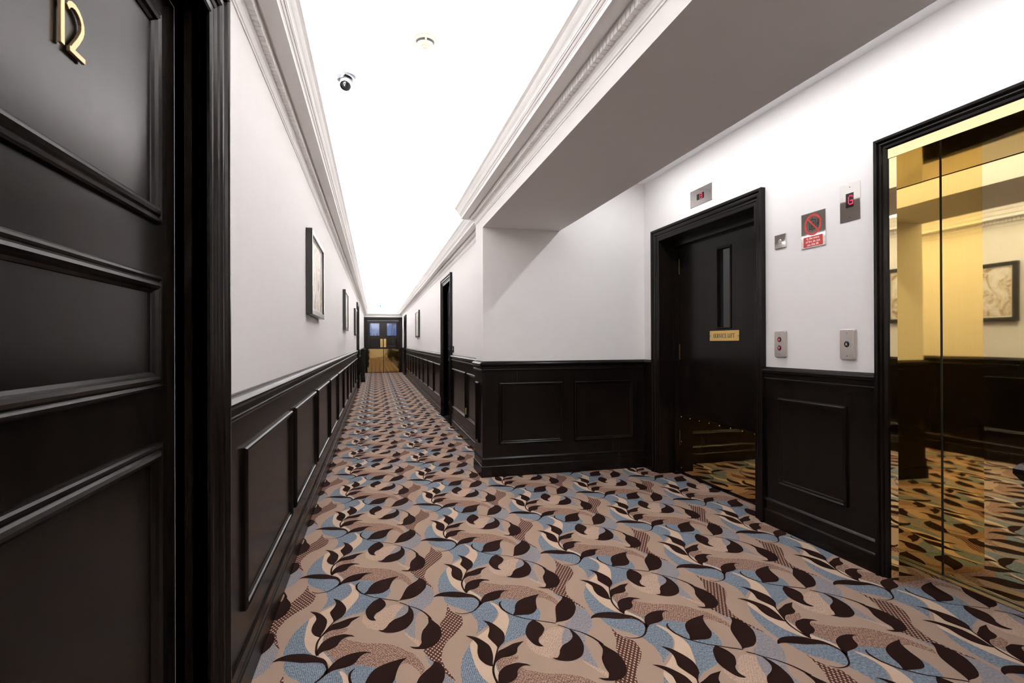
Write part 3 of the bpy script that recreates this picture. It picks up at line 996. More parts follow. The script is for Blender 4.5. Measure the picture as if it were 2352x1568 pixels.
def casing(root, w, h, recess, stop=0.0, stop_at=None, mat=WOOD, prof=CASING):
    """three-sided moulded architrave with its reveal, centred on u = 0"""
    mb = MB()
    p = list(prof)
    d = p[-1][0]
    if stop:
        p += [(d, -(stop_at or recess * 0.6)), (d + stop, -(stop_at or recess * 0.6)), (d + stop, -recess)]
    else:
        p += [(d, -recess)]
    loop_mesh(mb, -w / 2, w / 2, 0.0, h, p, open_bottom=True)
    return mb.build('casing', mat, root)


def leaf_slab(root, u0, u1, v0, v1, z0, z1, mat=WOOD, name='leaf'):
    mb = MB()
    mb.box(u0, u1, v0, v1, z0, z1)
    return mb.build(name, mat, root, bevel=0.002)


def door_panel(parent, u0, u1, v0, v1, z, prof=DOORPANEL):
    mb = MB()
    loop_mesh(mb, u0, u1, v0, v1, prof, z=z, fill=prof[-1][1] + 0.0045)
    return mb.build('panel', WOOD, parent)


# ---- room door with the brass number, left foreground
yc = sum(LEFT_DOOR_Y) / 2
d1 = empty('door_1', (XL, yc, 0), 'left')
struct(d1, 'black panelled room door numbered 12 in the left foreground', 'door')
wd = LEFT_DOOR_Y[1] - LEFT_DOOR_Y[0]
casing(d1, wd, HEAD, 0.078, 0.0)
mb = MB()
hw = wd / 2 - CW
mb.box(hw - 0.010, hw + 0.002, 0, HEAD - CW, -0.052, -0.036)
mb.box(-hw - 0.002, -hw + 0.010, 0, HEAD - CW, -0.052, -0.036)
mb.box(-hw, hw, HEAD - CW - 0.010, HEAD - CW + 0.002, -0.052, -0.036)
mb.build('door_stop', WOOD, d1)
leaf = leaf_slab(d1, -hw + 0.004, hw - 0.004, 0.008, HEAD - CW - 0.004, -0.125, -0.077)
pu = 1.493 - yc
door_panel(leaf, -pu, pu, 1.452, 1.972, -0.077)
door_panel(leaf, -pu, pu, 1.050, 1.326, -0.077)
door_panel(leaf, -pu, pu, 0.215, 0.920, -0.077)
# numerals
zf = -0.0738
n1 = MB()
n1.prism([(1.058 - yc, 1.666), (1.069 - yc, 1.666), (1.069 - yc, 1.768), (1.058 - yc, 1.764)], zf, zf + 0.0062)
tag(n1.build('numeral', BRASS_NUM, d1, bevel=0.0008), 'brass numeral 1')
pts = [(1.079, 1.738), (1.084, 1.745), (1.092, 1.7495), (1.103, 1.7505), (1.113, 1.7475), (1.122, 1.741), (1.1275, 1.731), (1.128, 1.722), (1.124, 1.712), (1.112, 1.695), (1.100, 1.681), (1.092, 1.671)]
n2 = MB()
po = stroke_poly([(a_ - yc, b_) for a_, b_ in pts], 0.0105)
n2.prism(po if area2(po) > 0 else po[::-1], zf, zf + 0.0062)
n2.box(1.0855 - yc, 1.136 - yc, 1.6655, 1.6755, zf, zf + 0.0063)
tag(n2.build('numeral', BRASS_NUM, d1, bevel=0.0008), 'brass numeral 2')

# ---- service lift door
yc = sum(SVC_Y) / 2
d2 = empty('door_2', (XW, yc, 0), 'lift')
struct(d2, 'black service lift door with narrow window and brass kick plate', 'door')
wd = SVC_Y[1] - SVC_Y[0]
casing(d2, wd, HEAD, 0.163, 0.055, 0.115)
U = lambda y: yc - y
zf = -0.163
mb = MB()
lw = wd / 2 - 0.157
mb.box(-lw - 0.03, U(3.714), 0.012, 2.02, zf - 0.045, zf)
mb.box(U(3.552), lw + 0.03, 0.012, 2.02, zf - 0.045, zf)
mb.box(U(3.714), U(3.552), 0.012, 1.272, zf - 0.045, zf)
mb.box(U(3.714), U(3.552), 1.893, 2.02, zf - 0.045, zf)
leaf = mb.build('leaf', WOOD, d2)
mb = MB()
mb.box(-wd / 2 + 0.02, wd / 2 - 0.02, 0.0, HEAD - 0.03, zf - 0.26, zf - 0.25)
mb.build('shaft_back', BLACK_MATT, d2)
mb = MB()
loop_mesh(mb, U(3.722), U(3.544), 1.264, 1.901, [(0, 0), (0, 0.006), (0.006, 0.008), (0.012, 0.006), (0.012, -0.02)], z=zf)
wf = mb.build('window_frame', WOOD, leaf)
mb = MB()
mb.box(U(3.714), U(3.552), 1.272, 1.893, zf - 0.028, zf - 0.022)
mb.build('glass', SMOKED, leaf)
mb = MB()
mb.box(-lw + 0.002, lw + 0.02, 0.03, 0.525, zf, zf + 0.003)
kick = mb.build('kick_plate', BRASS_KICK, leaf)
scr = MB()
scr.lathe([(0.0, 0.003), (0.0035, 0.003), (0.0055, 0.0), (0.0055, -0.001)], 12)
scr_me = None
def screw_at(parent, u, v, z, mat=BRASS_NUM):
    global scr_me
    if scr_me is None:
        o = scr.build('screw', mat, parent)
        scr_me = o.data
    else:
        o = bpy.data.objects.new('screw', scr_me)
        COL.objects.link(o)
        o.parent = parent
    o.location = (u, v, z)
    return o
for k in range(9):
    screw_at(kick, -lw + 0.022 + k * (2 * lw - 0.04) / 8, 0.508, zf + 0.003)
for v in (0.29, 0.06):
    screw_at(kick, -lw + 0.022, v, zf + 0.003)
# hinges on the far edge
for z0 in (0.255, 1.01, 1.76):
    h = MB()
    h.box(-lw - 0.002, -lw + 0.003, z0, z0 + 0.135, zf, zf + 0.004)
    h.lathe([(0.0, 0), (0.0032, 0), (0.0032, 0.135), (0.0, 0.135)], 10, (0, 0, 0))
    for i in range(8, len(h.v)):
        x, y, z = h.v[i]
        h.v[i] = (-lw - 0.002 + x, z0 + z, zf + 0.004 + y)
    h.build('hinge', BRASS_OLD, leaf)
# engraved plate
mb = MB()
mb.box(U(3.814), U(3.455), 1.171, 1.25, zf, zf + 0.003)
plate = mb.build('name_plate', BRASS_SIGN, leaf, bevel=0.0008)
plate['label'] = 'brass plate engraved SERVICE LIFT'

def serif_text(s, parent, x0, y0, h, mat, z, depth=0.0004, gap=0.16):
    """small roman capitals drawn as strokes; returns the end x"""
    T, t, sf = 0.19, 0.09, 0.05
    L = {
        'S': (0.56, [([(0.50, 0.80), (0.44, 0.94), (0.28, 1.0), (0.12, 0.92), (0.08, 0.76), (0.18, 0.60), (0.36, 0.48), (0.47, 0.34), (0.46, 0.14), (0.30, 0.0), (0.13, 0.06), (0.06, 0.24)],
                      [t, t, .08, .10, T, T, T, T, .14, .1, t, t]), ([(0.50, 0.72), (0.50, 1.0)], t), ([(0.06, 0.0), (0.06, 0.28)], t)]),
        'E': (0.62, [([(0.16, 0), (0.16, 1)], T), ([(0.02, 0.97), (0.54, 0.97)], t), ([(0.02, 0.03), (0.58, 0.03)], t), ([(0.16, 0.52), (0.42, 0.52)], t), ([(0.53, 0.78), (0.53, 1)], t), ([(0.57, 0), (0.57, 0.24)], t), ([(0.42, 0.42), (0.42, 0.62)], t)]),
        'R': (0.70, [([(0.16, 0), (0.16, 1)], T), ([(0.02, 0.03), (0.30, 0.03)], t), ([(0.02, 0.97), (0.34, 0.97), (0.50, 0.90), (0.55, 0.75), (0.50, 0.58), (0.34, 0.50), (0.16, 0.50)], [t, t, .1, T, .1, t, t]), ([(0.32, 0.50), (0.56, 0.03), (0.70, 0.03)], [T, T, t])]),
        'V': (0.70, [([(0.10, 1), (0.36, 0.0)], T), ([(0.36, 0.0), (0.60, 1)], t), ([(0.0, 0.97), (0.24, 0.97)], t), ([(0.48, 0.97), (0.72, 0.97)], t)]),
        'I': (0.34, [([(0.17, 0), (0.17, 1)], T), ([(0.03, 0.97), (0.31, 0.97)], t), ([(0.03, 0.03), (0.31, 0.03)], t)]),
        'C': (0.68, [([(0.62, 0.74), (0.54, 0.92), (0.38, 1.0), (0.20, 0.92), (0.10, 0.72), (0.08, 0.50), (0.10, 0.28), (0.20, 0.08), (0.38, 0.0), (0.54, 0.08), (0.64, 0.24)],
                      [t, t, .08, .12, T, T, T, .12, .08, t, t]), ([(0.62, 0.68), (0.62, 1)], t)]),
        'L': (0.58, [([(0.16, 0), (0.16, 1)], T), ([(0.02, 0.97), (0.32, 0.97)], t), ([(0.02, 0.03), (0.55, 0.03)], t), ([(0.54, 0), (0.54, 0.28)], t)]),
        'F': (0.58, [([(0.16, 0), (0.16, 1)], T), ([(0.02, 0.97), (0.54, 0.97)], t), ([(0.02, 0.03), (0.32, 0.03)], t), ([(0.16, 0.52), (0.42, 0.52)], t), ([(0.53, 0.76), (0.53, 1)], t), ([(0.42, 0.42), (0.42, 0.62)], t)]),
        'T': (0.64, [([(0.32, 0), (0.32, 1)], T), ([(0.02, 0.97), (0.62, 0.97)], t), ([(0.18, 0.03), (0.46, 0.03)], t), ([(0.03, 0.76), (0.03, 1)], t), ([(0.61, 0.76), (0.61, 1)], t)]),
    }
    mb = MB()
    x = x0
    for ch in s:
        if ch == ' ':
            x += 0.42 * h
            continue
        w, strokes = L[ch]
        for pts, wd_ in strokes:
            pp = [(x + px * h, y0 + py * h) for px, py in pts]
            ws = [q * h for q in wd_] if isinstance(wd_, list) else wd_ * h
            po = stroke_poly(pp, ws)
            for i in range(len(pp) - 1):
                n = len(pp)
                q = [po[i], po[i + 1], po[2 * n - 2 - i], po[2 * n - 1 - i]]
                mb.quad([(a, b, z + depth) for a, b in q])
        x += (w + gap) * h
    if parent is not None:
        return mb.build('lettering', mat, parent)
    return x - gap * h - x0

h = 0.031
tw = serif_text('SERVICE LIFT', None, 0, 0, h, None, 0)
cx = (U(3.814) + U(3.455)) / 2
serif_text('SERVICE LIFT', plate, cx - tw / 2, 1.2105 - h / 2, h, INK, zf + 0.003)
for sx in (-0.172, 0.172):
    screw_at(plate, cx + sx, 1.2105, zf + 0.003)

# ---- brass lift
yc = sum(LIFT_Y) / 2
d3 = empty('door_3', (XW, yc, 0), 'lift')
struct(d3, 'polished brass lift doors in a brass and black frame at right', 'lift')
wd = LIFT_Y[1] - LIFT_Y[0]
LCAS = [(0.0, 0.0), (0.0, 0.030), (0.003, 0.034), (0.014, 0.035), (0.018, 0.031), (0.020, 0.024), (0.030, 0.026), (0.036, 0.023), (0.039, 0.015), (0.050, 0.014), (0.056, 0.009)]
casing(d3, wd, HEAD, 0.004, 0.0, prof=LCAS)
mb = MB()
loop_mesh(mb, -wd / 2, wd / 2, 0.0, HEAD, [(0.056, -0.004), (0.056, 0.002), (0.101, 0.002), (0.101, -0.272)], open_bottom=True)
mb.build('jamb', BRASS, d3)
mb = MB()
mb.box(-wd / 2 + 0.0565, wd / 2 - 0.0565, HEAD - 0.104, HEAD - 0.0565, -0.002, 0.0055)
mb.build('header', BRASS, d3, bevel=0.001)
ow = wd / 2 - 0.101
for a, b in ((-ow - 0.03, -0.0012), (0.0012, ow + 0.03)):
    mb = MB()
    mb.box(a, b, 0.012, HEAD - 0.06, -0.31, -0.272)
    mb.build('leaf', BRASS, d3)
mb = MB()
mb.box(-ow - 0.02, ow + 0.02, -0.02, 0.0045, -0.34, -0.232, 0)
for zz in (-0.245, -0.262):
    mb.box(-ow, ow, 0.0045, 0.0062, zz, zz + 0.006, 0)
mb.build('sill', [brass("sill_metal", (0.24, 0.20, 0.14), 0.35)], d3)
mb = MB()
mb.box(-ow, ow, 0.0046, 0.0066, -0.272, -0.2625)
mb.build('sill_groove', BLACK_MATT, d3)
for a in (-ow, ow - 0.004):
    mb = MB()
    mb.box(a, a + 0.004, 0.007, HEAD - 0.102, -0.272, -0.2695)
    mb.build('edge_gap', BLACK_MATT, d3)

# ---- double doors at the corridor end
d4 = empty('door_4', ((XL + XR) / 2, YE, 0), 'end')
struct(d4, 'black double doors with blue lit windows and brass kick plates', 'door')
xo = (XL + XR) / 2
UE = lambda x: x - xo
ECAS = [(d * 1.35, hh) for d, hh in CASING]
casing(d4, XR - XL - 0.002, 2.205, 0.06, 0.0, prof=ECAS)
def end_leaf(x0, x1, gx0, gx1, px0, px1, mull):
    mb = MB()
    z0, z1 = -0.10, -0.055
    mb.box(UE(x0), UE(gx0), 0.01, 2.07, z0, z1)
    mb.box(UE(gx1), UE(x1), 0.01, 2.07, z0, z1)
    mb.box(UE(gx0), UE(gx1), 0.01, 1.472, z0, z1)
    mb.box(UE(gx0), UE(gx1), 1.967, 2.07, z0, z1)
    lf = mb.build('leaf', WOOD, d4)
    m = MB()
    loop_mesh(m, UE(gx0) - 0.012, UE(gx1) + 0.012, 1.460, 1.979, [(0, 0), (0, 0.008), (0.008, 0.01), (0.016, 0.006), (0.016, -0.02)], z=z1)
    m.build('window_frame', WOOD, lf)
    m = MB()
    m.box(UE(gx0), UE(gx1), 1.472, 1.967, -0.08, -0.074)
    m.build('glass', GLASS, lf)
    m = MB()
    loop_mesh(m, UE(gx0), UE(gx1), 1.035, 1.35, PANELP, z=z1, fill=0.0015)
    m.build('panel', WOOD, lf)
    m = MB()
    m.box(UE(x0) + 0.012, UE(x1) - 0.006, 0.02, 0.945, z1, z1 + 0.003)
    m.build('kick_plate', BRASS_KICK, lf)
    m = MB()
    m.box(UE(px0), UE(px1), 1.012, 1.345, z1, z1 + 0.004)
    pp = m.build('push_plate', BRASS_SIGN, lf, bevel=0.001)
    m = MB()
    cxp = (UE(px0) + UE(px1)) / 2
    m.box(cxp - 0.012, cxp + 0.012, 1.06, 1.30, z1 + 0.035, z1 + 0.05)
    m.box(cxp - 0.010, cxp + 0.010, 1.07, 1.09, z1 + 0.004, z1 + 0.04)
    m.box(cxp - 0.010, cxp + 0.010, 1.27, 1.29, z1 + 0.004, z1 + 0.04)
    m.build('pull_handle', BRASS_NUM, pp, bevel=0.002)
mb = MB()
mb.box(UE(0.30), UE(0.33), 0.005, 2.07, -0.125, -0.101)
mb.box(UE(-0.33), UE(0.97), 2.045, 2.10, -0.125, -0.101)
mb.box(UE(-0.33), UE(0.97), 0.0, 0.03, -0.125, -0.101)
mb.build('door_stop', WOOD, d4)
end_leaf(-0.318, 0.312, -0.219, 0.157, 0.190, 0.282, 0)
end_leaf(0.316, 0.962, 0.447, 0.818, 0.326, 0.417, 1)

# ---- blue vestibule behind the glass
mb = MB()
mb.box(XL - 0.6, XR + 0.6, 25.0, 25.1, -0.1, 2.8)
mb.box(XL - 0.7, XL - 0.6, YE + 0.15, 25.1, -0.1, 2.8)
mb.box(XR + 0.6, XR + 0.7, YE + 0.15, 25.1, -0.1, 2.8)
mb.box(XL - 0.7, XR + 0.7, YE + 0.15, 25.1, 2.75, 2.85)
mb.box(XL - 0.7, XR + 0.7, YE + 0.15, 25.1, -0.12, -0.02)
struct(mb.build('wall_vestibule', BLUE_WALL), 'pale blue room beyond the double doors', 'wall')
area_lamp("vestibule_daylight", (0.3, 23.6, 2.7), (0, 0.2, -1), 1.2, 1.2, 24.0, (0.62, 0.78, 1.0))
mb = MB()
mb.box(0.74, 0.80, 24.9, 24.998, 0.0, 2.05)
mb.box(1.3, 1.36, 24.9, 24.998, 0.0, 2.05)
mb.box(0.74, 1.36, 24.9, 24.998, 2.0, 2.06)
struct(mb.build('door_8', BLUE_DARK), 'dim blue door frame seen through the right pane', 'door')
mb = MB()
mb.box(-0.42, 0.22, 24.7, 24.98, 0.0, 1.50)
for k, (a, b, hh) in enumerate(((-0.40, -0.32, 0.10), (-0.25, -0.17, 0.14), (-0.10, -0.03, 0.09), (0.04, 0.12, 0.12))):
    mb.box(a, b, 24.74, 24.9, 1.5, 1.5 + hh)
tag(mb.build('sideboard', BLUE_DARK), 'dim dark sideboard seen through the left door pane', 'sideboard')


# ---- plain framed doors further along
def far_door(name, origin, side, w, label, panels=True):
    r = empty(name, origin, side)
    struct(r, label, 'door')
    casing(r, w, HEAD, 0.07, 0.0)
    hw_ = w / 2 - CW
    lf = leaf_slab(r, -hw_ - 0.01, hw_ + 0.01, 0.01, HEAD - CW + 0.01, -0.12, -0.07)
    if panels:
        for v0, v1 in ((1.45, 1.97), (1.05, 1.33), (0.22, 0.92)):
            door_panel(lf, -hw_ + 0.115, hw_ - 0.115, v0, v1, -0.07)
    return r, lf, hw_

r5, lf, hw_ = far_door('door_5', (XL, sum(LEFT_DOOR2_Y) / 2, 0), 'left', LEFT_DOOR2_Y[1] - LEFT_DOOR2_Y[0], 'dark framed door far down the left wall')
r6, lf, hw_ = far_door('door_6', (XR, sum(RIGHT_DOOR_Y) / 2, 0), 'lift', RIGHT_DOOR_Y[1] - RIGHT_DOOR_Y[0], 'dark framed room door just past the pilaster on the right')
mb = MB()
mb.box(-hw_, hw_, -0.01, 0.006, -0.07, 0.02)
mb.build('threshold', WOOD, r6)
r7, lf, hw_ = far_door('door_7', (XR, sum(RIGHT_DOOR2_Y) / 2, 0), 'lift', RIGHT_DOOR2_Y[1] - RIGHT_DOOR2_Y[0], 'last dark framed door on the right near the double doors')


# ================================================================== PICTURES
def picture(origin, side, w, h, label, seed):
    r = empty('framed_picture', origin, side)
    tag(r, label, 'picture', 'framed prints along the corridor')
    mb = MB()
    loop_mesh(mb, -w / 2, w / 2, -h / 2, h / 2, [(0, 0.002), (0, 0.040), (0.002, 0.042), (0.034, 0.042), (0.036, 0.040), (0.036, 0.026)])
    mb.box(-w / 2 + 0.002, w / 2 - 0.002, -h / 2 + 0.002, h / 2 - 0.002, 0.002, 0.006)
    mb.build('frame', FRAME_BLACK, r)
    mb = MB()
    loop_mesh(mb, -w / 2 + 0.036, w / 2 - 0.036, -h / 2 + 0.036, h / 2 - 0.036, [(0, 0.0265), (0.0, 0.030), (0.012, 0.030), (0.012, 0.0265)])
    mb.build('slip', FRAME_EDGE, r)
    mb = MB()
    mb.box(-w / 2 + 0.034, w / 2 - 0.034, -h / 2 + 0.034, h / 2 - 0.034, 0.0062, 0.0262)
    mb.build('print', painting_mat('abstract_print_%d' % seed, seed), r)
    return r

picture((XL, 4.165, 1.637), 'left', 0.84, 0.565, 'black framed sepia abstract print, nearest on the left wall', 1)
picture((XL, 8.25, 1.635), 'left', 0.80, 0.565, 'black framed print, second along the left wall', 2)
picture((XL, 12.22, 1.62), 'left', 0.80, 0.575, 'black framed print, farthest along the left wall', 3)
picture((XR, 13.75, 1.645), 'lift', 1.05, 0.66, 'black framed print on the far right wall', 4)


# ================================================================== CEILING DEVICES
def to_down(mb):
    return mb

sd = empty('smoke_detector', (0.246, 2.726, ZC), 'down')
tag(sd, 'round ivory smoke detector on the bright ceiling', 'smoke detector')
mb = MB(); mb.lathe([(0.0, 0.0), (0.064, 0.0), (0.064, 0.010), (0.060, 0.016), (0.054, 0.018), (0.0, 0.018)], 48); mb.build('base', IVORY, sd, smooth=True)
mb = MB(); mb.lathe([(0.054, 0.018), (0.053, 0.027), (0.049, 0.031), (0.044, 0.031), (0.044, 0.018)], 48); body = mb.build('body', IVORY, sd, smooth=True)
for k in range(28):
    a = 2 * math.pi * k / 28
    m = MB(); m.box(0.0525, 0.0565, -0.0016, 0.0016, 0.018, 0.026)
    m.v = [(x * math.cos(a) - y * math.sin(a), x * math.sin(a) + y * math.cos(a), z) for x, y, z in m.v]
    m.build('rib', IVORY, body)
for k in range(4):
    a0 = math.pi / 2 * k + 0.12
    m = MB(); m.lathe([(0.045, 0.0312), (0.0425, 0.040), (0.036, 0.040)], 12, a0=a0, a1=a0 + math.pi / 2 - 0.24)
    m.build('vent_slot', BLACK_MATT, sd)
mb = MB(); mb.lathe([(0.0405, 0.030), (0.0405, 0.041), (0.036, 0.047), (0.024, 0.053), (0.014, 0.055), (0.012, 0.060), (0.0, 0.061)], 40)
mb.lathe([(0.045, 0.029), (0.0415, 0.031)], 40)
mb.build('cap', IVORY, sd, smooth=True)
for k in range(4):
    a = math.pi / 2 * k
    m = MB(); m.box(0.036, 0.0465, -0.004, 0.004, 0.030, 0.0415)
    m.v = [(x * math.cos(a) - y * math.sin(a), x * math.sin(a) + y * math.cos(a), z) for x, y, z in m.v]
    m.build('bridge', IVORY, sd)

cc = empty('security_camera', (-0.150, 3.19, ZC), 'down')
tag(cc, 'small chrome and white dome security camera on the ceiling', 'security camera')
mb = MB(); mb.lathe([(0.0, 0.0), (0.076, 0.0), (0.077, 0.006), (0.072, 0.014), (0.066, 0.016), (0.066, 0.020), (0.060, 0.026), (0.0, 0.027)], 48); mb.build('base', WHITE_PLASTIC, cc, smooth=True)
mb = MB(); mb.lathe([(0.052, 0.024), (0.054, 0.030), (0.050, 0.044), (0.042, 0.052), (0.0, 0.054)], 48, (-0.012, 0.0, 0)); mb.build('collar', CHROME, cc, smooth=True)
mb = MB()
prof = [(0.034 * math.sin(math.pi * k / 16), 0.058 - 0.034 * math.cos(math.pi * k / 16) ) for k in range(17)]
mb.lathe(prof, 32, (-0.004, 0.010, 0.006)); ball = mb.build('ball', CHROME, cc, smooth=True)
mb = MB()
ax = Vector((-0.12, 0.62, 0.78)).normalized()     # looks back towards the viewer
sidev = ax.cross(Vector((0, 0, 1))).normalized(); upx = sidev.cross(ax)
ctr = Vector((-0.004, 0.010, 0.064))
rings = []
for r, d in ((0.030, 0.012), (0.034, 0.018), (0.034, 0.040), (0.030, 0.042), (0.028, 0.030), (0.0, 0.029)):
    rings.append([tuple(ctr + ax * d + (sidev * math.cos(2 * math.pi * i / 28) + upx * math.sin(2 * math.pi * i / 28)) * r) for i in range(28)])
mb.rings(rings[:4], closed=True); mb.build('shroud', WHITE_PLASTIC, cc, smooth=True)
mb = MB(); mb.rings(rings[3:], closed=True); ln = mb.build('lens_face', BLACK, cc, smooth=True)
mb = MB()
rr = []
for r, d in ((0.012, 0.029), (0.012, 0.034), (0.008, 0.037), (0.0, 0.038)):
    rr.append([tuple(ctr + ax * d + (sidev * math.cos(2 * math.pi * i / 20) + upx * math.sin(2 * math.pi * i / 20)) * r) for i in range(20)])
mb.rings(rr, closed=True); mb.build('lens', SMOKED, ln, smooth=True)

ps = empty('ceiling_sensor', (-0.19, 21.2, ZC), 'down')
tag(ps, 'tiny dark sensor on the ceiling by the double doors', 'sensor')
mb = MB(); mb.lathe([(0.0, 0.0), (0.035, 0.0), (0.035, 0.010), (0.0, 0.012)], 24); mb.build('base', WHITE_PLASTIC, ps)
mb = MB(); mb.lathe([(0.026, 0.010), (0.026, 0.022), (0.018, 0.036), (0.0, 0.040)], 24); mb.build('lens', BLACK, ps, smooth=True)

ex = empty('exit_sign', (0.285, 20.6, 2.545), 'end')
tag(ex, 'lit white and pale green exit sign hanging from the ceiling', 'exit sign')
mb = MB(); mb.box(-0.17, 0.17, -0.085, 0.085, -0.03, 0.0); mb.build('housing', EXIT_WHITE, ex, bevel=0.004)
mb = MB(); mb.box(-0.11, -0.09, 0.085, 0.155, -0.02, -0.01); mb.build('hanger', WHITE_PLASTIC, ex)
mb = MB(); mb.box(0.09, 0.11, 0.085, 0.155, -0.02, -0.01); mb.build('hanger', WHITE_PLASTIC, ex)
m = MB()
m.prism([(-0.115, 0.02), (-0.085, 0.02), (-0.085, 0.07), (-0.115, 0.07)], 0.0, 0.001)
m.prism([(-0.135, 0.02), (-0.10, -0.065), (-0.065, 0.02)], 0.0, 0.001)
tag(m.build('down_arrow', EXIT_GREEN, ex), 'green down arrow')
m = MB()
for q in ([(0.0, -0.07), (0.018, -0.07), (0.018, 0.07), (0.0, 0.07)], [(0.018, 0.054), (0.12, 0.054), (0.12, 0.07), (0.018, 0.07)], [(0.104, -0.07), (0.12, -0.07), (0.12, 0.054), (0.104, 0.054)]):
    m.prism(q, 0.0, 0.001)
m.build('door_symbol', EXIT_GREEN, ex)
m = MB()
m.disc(0.066, 0.034, 0.001, 0.013)
for p, w in (([(0.062, 0.018), (0.055, -0.016)], 0.022), ([(0.055, -0.012), (0.078, -0.034), (0.074, -0.062)], 0.012), ([(0.053, -0.012), (0.044, -0.042), (0.026, -0.052)], 0.012), ([(0.064, 0.014), (0.086, 0.002)], 0.009), ([(0.058, 0.014), (0.036, 0.004)], 0.009)):
    po = stroke_poly(p, w)
    n = len(p)
    for i in range(n - 1):
        m.quad([(a, b, 0.001) for a, b in (po[i], po[i + 1], po[2 * n - 2 - i], po[2 * n - 1 - i])])
m.build('running_figure', EXIT_GREEN, ex)

# linear lights recessed in the lobby ceiling
for yy, lab in ((1.02, 'slim linear light nearest the camera in the lobby ceiling'), (1.95, 'slim linear light in front of the brass lift'),
                (2.88, 'slim linear light between the two lifts'), (3.81, 'slim linear light in front of the service lift')):
    dl = empty('linear_light', (2.03, yy, ZL), 'down')
    tag(dl, lab, 'light', 'lobby ceiling lights')
    mb = MB()
    loop_mesh(mb, -0.034, 0.034, -0.455, 0.455, [(0.0, -0.002), (0.0, 0.004), (0.006, 0.004), (0.006, -0.002)])
    mb.build('trim_ring', WHITE_PLASTIC, dl)
    mb = MB()
    mb.box(-0.028, 0.028, -0.449, 0.449, 0.0, 0.0015)
    mb.build('lens', LAMP_WHITE, dl)
    area_lamp('linear_lamp', (2.03, yy, ZL - 0.008), (0, 0, -1), 0.056, 0.90, DOWNLIGHT_WATTS, DOWNLIGHT_COLOUR).parent = None


# ================================================================== LIFT WALL FITTINGS
def fitting(name, y0, y1, z0, z1, label, cat, group=None):
    r = empty(name, (XW, (y0 + y1) / 2, (z0 + z1) / 2), 'lift')
    tag(r, label, cat, group)
    return r, abs(y1 - y0), abs(z1 - z0)

def plate_screws(r, pts, z, s=0.5):
    for u, v in pts:
        m = MB(); m.lathe([(0.0, 0.0006), (0.0022, 0.0006), (0.0028, 0.0)], 10, (u, v, z)); m.build('screw', INK, r)

# floor display over the service lift, showing B
r, w, h = fitting('floor_display', 3.827, 3.540, 2.226, 2.358, 'wide steel floor display above the service lift showing red B', 'lift display', 'lift floor displays')
mb = MB(); mb.rbox(-w / 2, w / 2, -h / 2, h / 2, 0.0, 0.003, 0.001); mb.build('face_plate', STEEL, r)
mb = MB(); mb.box(-0.052, 0.044, -0.024, 0.022, 0.003, 0.0036); win = mb.build('screen', BLACK, r)
m = MB()
def seg(m, pts, w_, z):
    po = stroke_poly(pts, w_)
    n = len(pts)
    for i in range(n - 1):
        m.quad([(a, b, z) for a, b in (po[i], po[i + 1], po[2 * n - 2 - i], po[2 * n - 1 - i])])
bx, by = -0.010, -0.0215
seg(m, [(bx, by), (bx, by + 0.041)], 0.005, 0.0040)
seg(m, [(bx, by + 0.0385), (bx + 0.024, by + 0.0385), (bx + 0.030, by + 0.033), (bx + 0.030, by + 0.026), (bx + 0.024, by + 0.0205)], 0.0045, 0.0041)
seg(m, [(bx, by + 0.0205), (bx + 0.024, by + 0.0205), (bx + 0.031, by + 0.015), (bx + 0.031, by + 0.008), (bx + 0.024, by + 0.0028), (bx, by + 0.0028)], 0.0045, 0.0042)
tag(m.build('led_character', LED_RED, win), 'glowing red B')
plate_screws(r, [(-w / 2 + 0.02, 0.0), (w / 2 - 0.02, 0.0)], 0.003)

# small key switch plate
r, w, h = fitting('key_switch_plate', 2.887, 2.793, 1.742, 1.828, 'small square steel key switch plate beside the fire sign', 'switch')
mb = MB(); mb.rbox(-w / 2, w / 2, -h / 2, h / 2, 0.0, 0.006, 0.002); mb.build('face_plate', STEEL, r)
mb = MB(); mb.lathe([(0.0, 0.0075), (0.011, 0.0075), (0.013, 0.006)], 24, (0.0, 0.0, 0)); kk = mb.build('key_barrel', STEEL_BRUSHED, r, smooth=True)
mb = MB(); mb.box(-0.001, 0.001, -0.006, 0.006, 0.0075, 0.0079); mb.build('keyhole', INK, kk)

# fire sign
r, w, h = fitting('fire_sign', 2.669, 2.494, 1.703, 1.907, 'steel sign with red ring warning not to use the lift', 'sign')
mb = MB(); mb.rbox(-w / 2, w / 2, -h / 2, h / 2, 0.0, 0.004, 0.002); mb.build('face_plate', STEEL, r)
ZS_ = 0.0043
m = MB()
cxs, cys, R0, R1 = 0.0, 0.030, 0.062, 0.049
for k in range(48):
    a, b = 2 * math.pi * k / 48, 2 * math.pi * (k + 1) / 48
    m.quad([(cxs + R1 * math.cos(a), cys + R1 * math.sin(a), ZS_), (cxs + R0 * math.cos(a), cys + R0 * math.sin(a), ZS_),
            (cxs + R0 * math.cos(b), cys + R0 * math.sin(b), ZS_), (cxs + R1 * math.cos(b), cys + R1 * math.sin(b), ZS_)])
q = 0.052 * math.sqrt(0.5)
seg(m, [(cxs - q, cys + q), (cxs + q, cys - q)], 0.011, ZS_ + 0.0003)
tag(m.build('prohibition_ring', RED, r), 'red prohibition ring')
m = MB()
seg(m, [(-0.024, 0.004), (-0.024, 0.056)], 0.005, ZS_); seg(m, [(0.016, 0.004), (0.016, 0.056)], 0.005, ZS_)
seg(m, [(-0.0265, 0.056), (0.0185, 0.056)], 0.005, ZS_); seg(m, [(-0.0265, 0.004), (0.0185, 0.004)], 0.005, ZS_)
seg(m, [(-0.004, 0.056), (-0.004, 0.072)], 0.003, ZS_); seg(m, [(-0.004, 0.004), (-0.004, -0.010)], 0.003, ZS_)
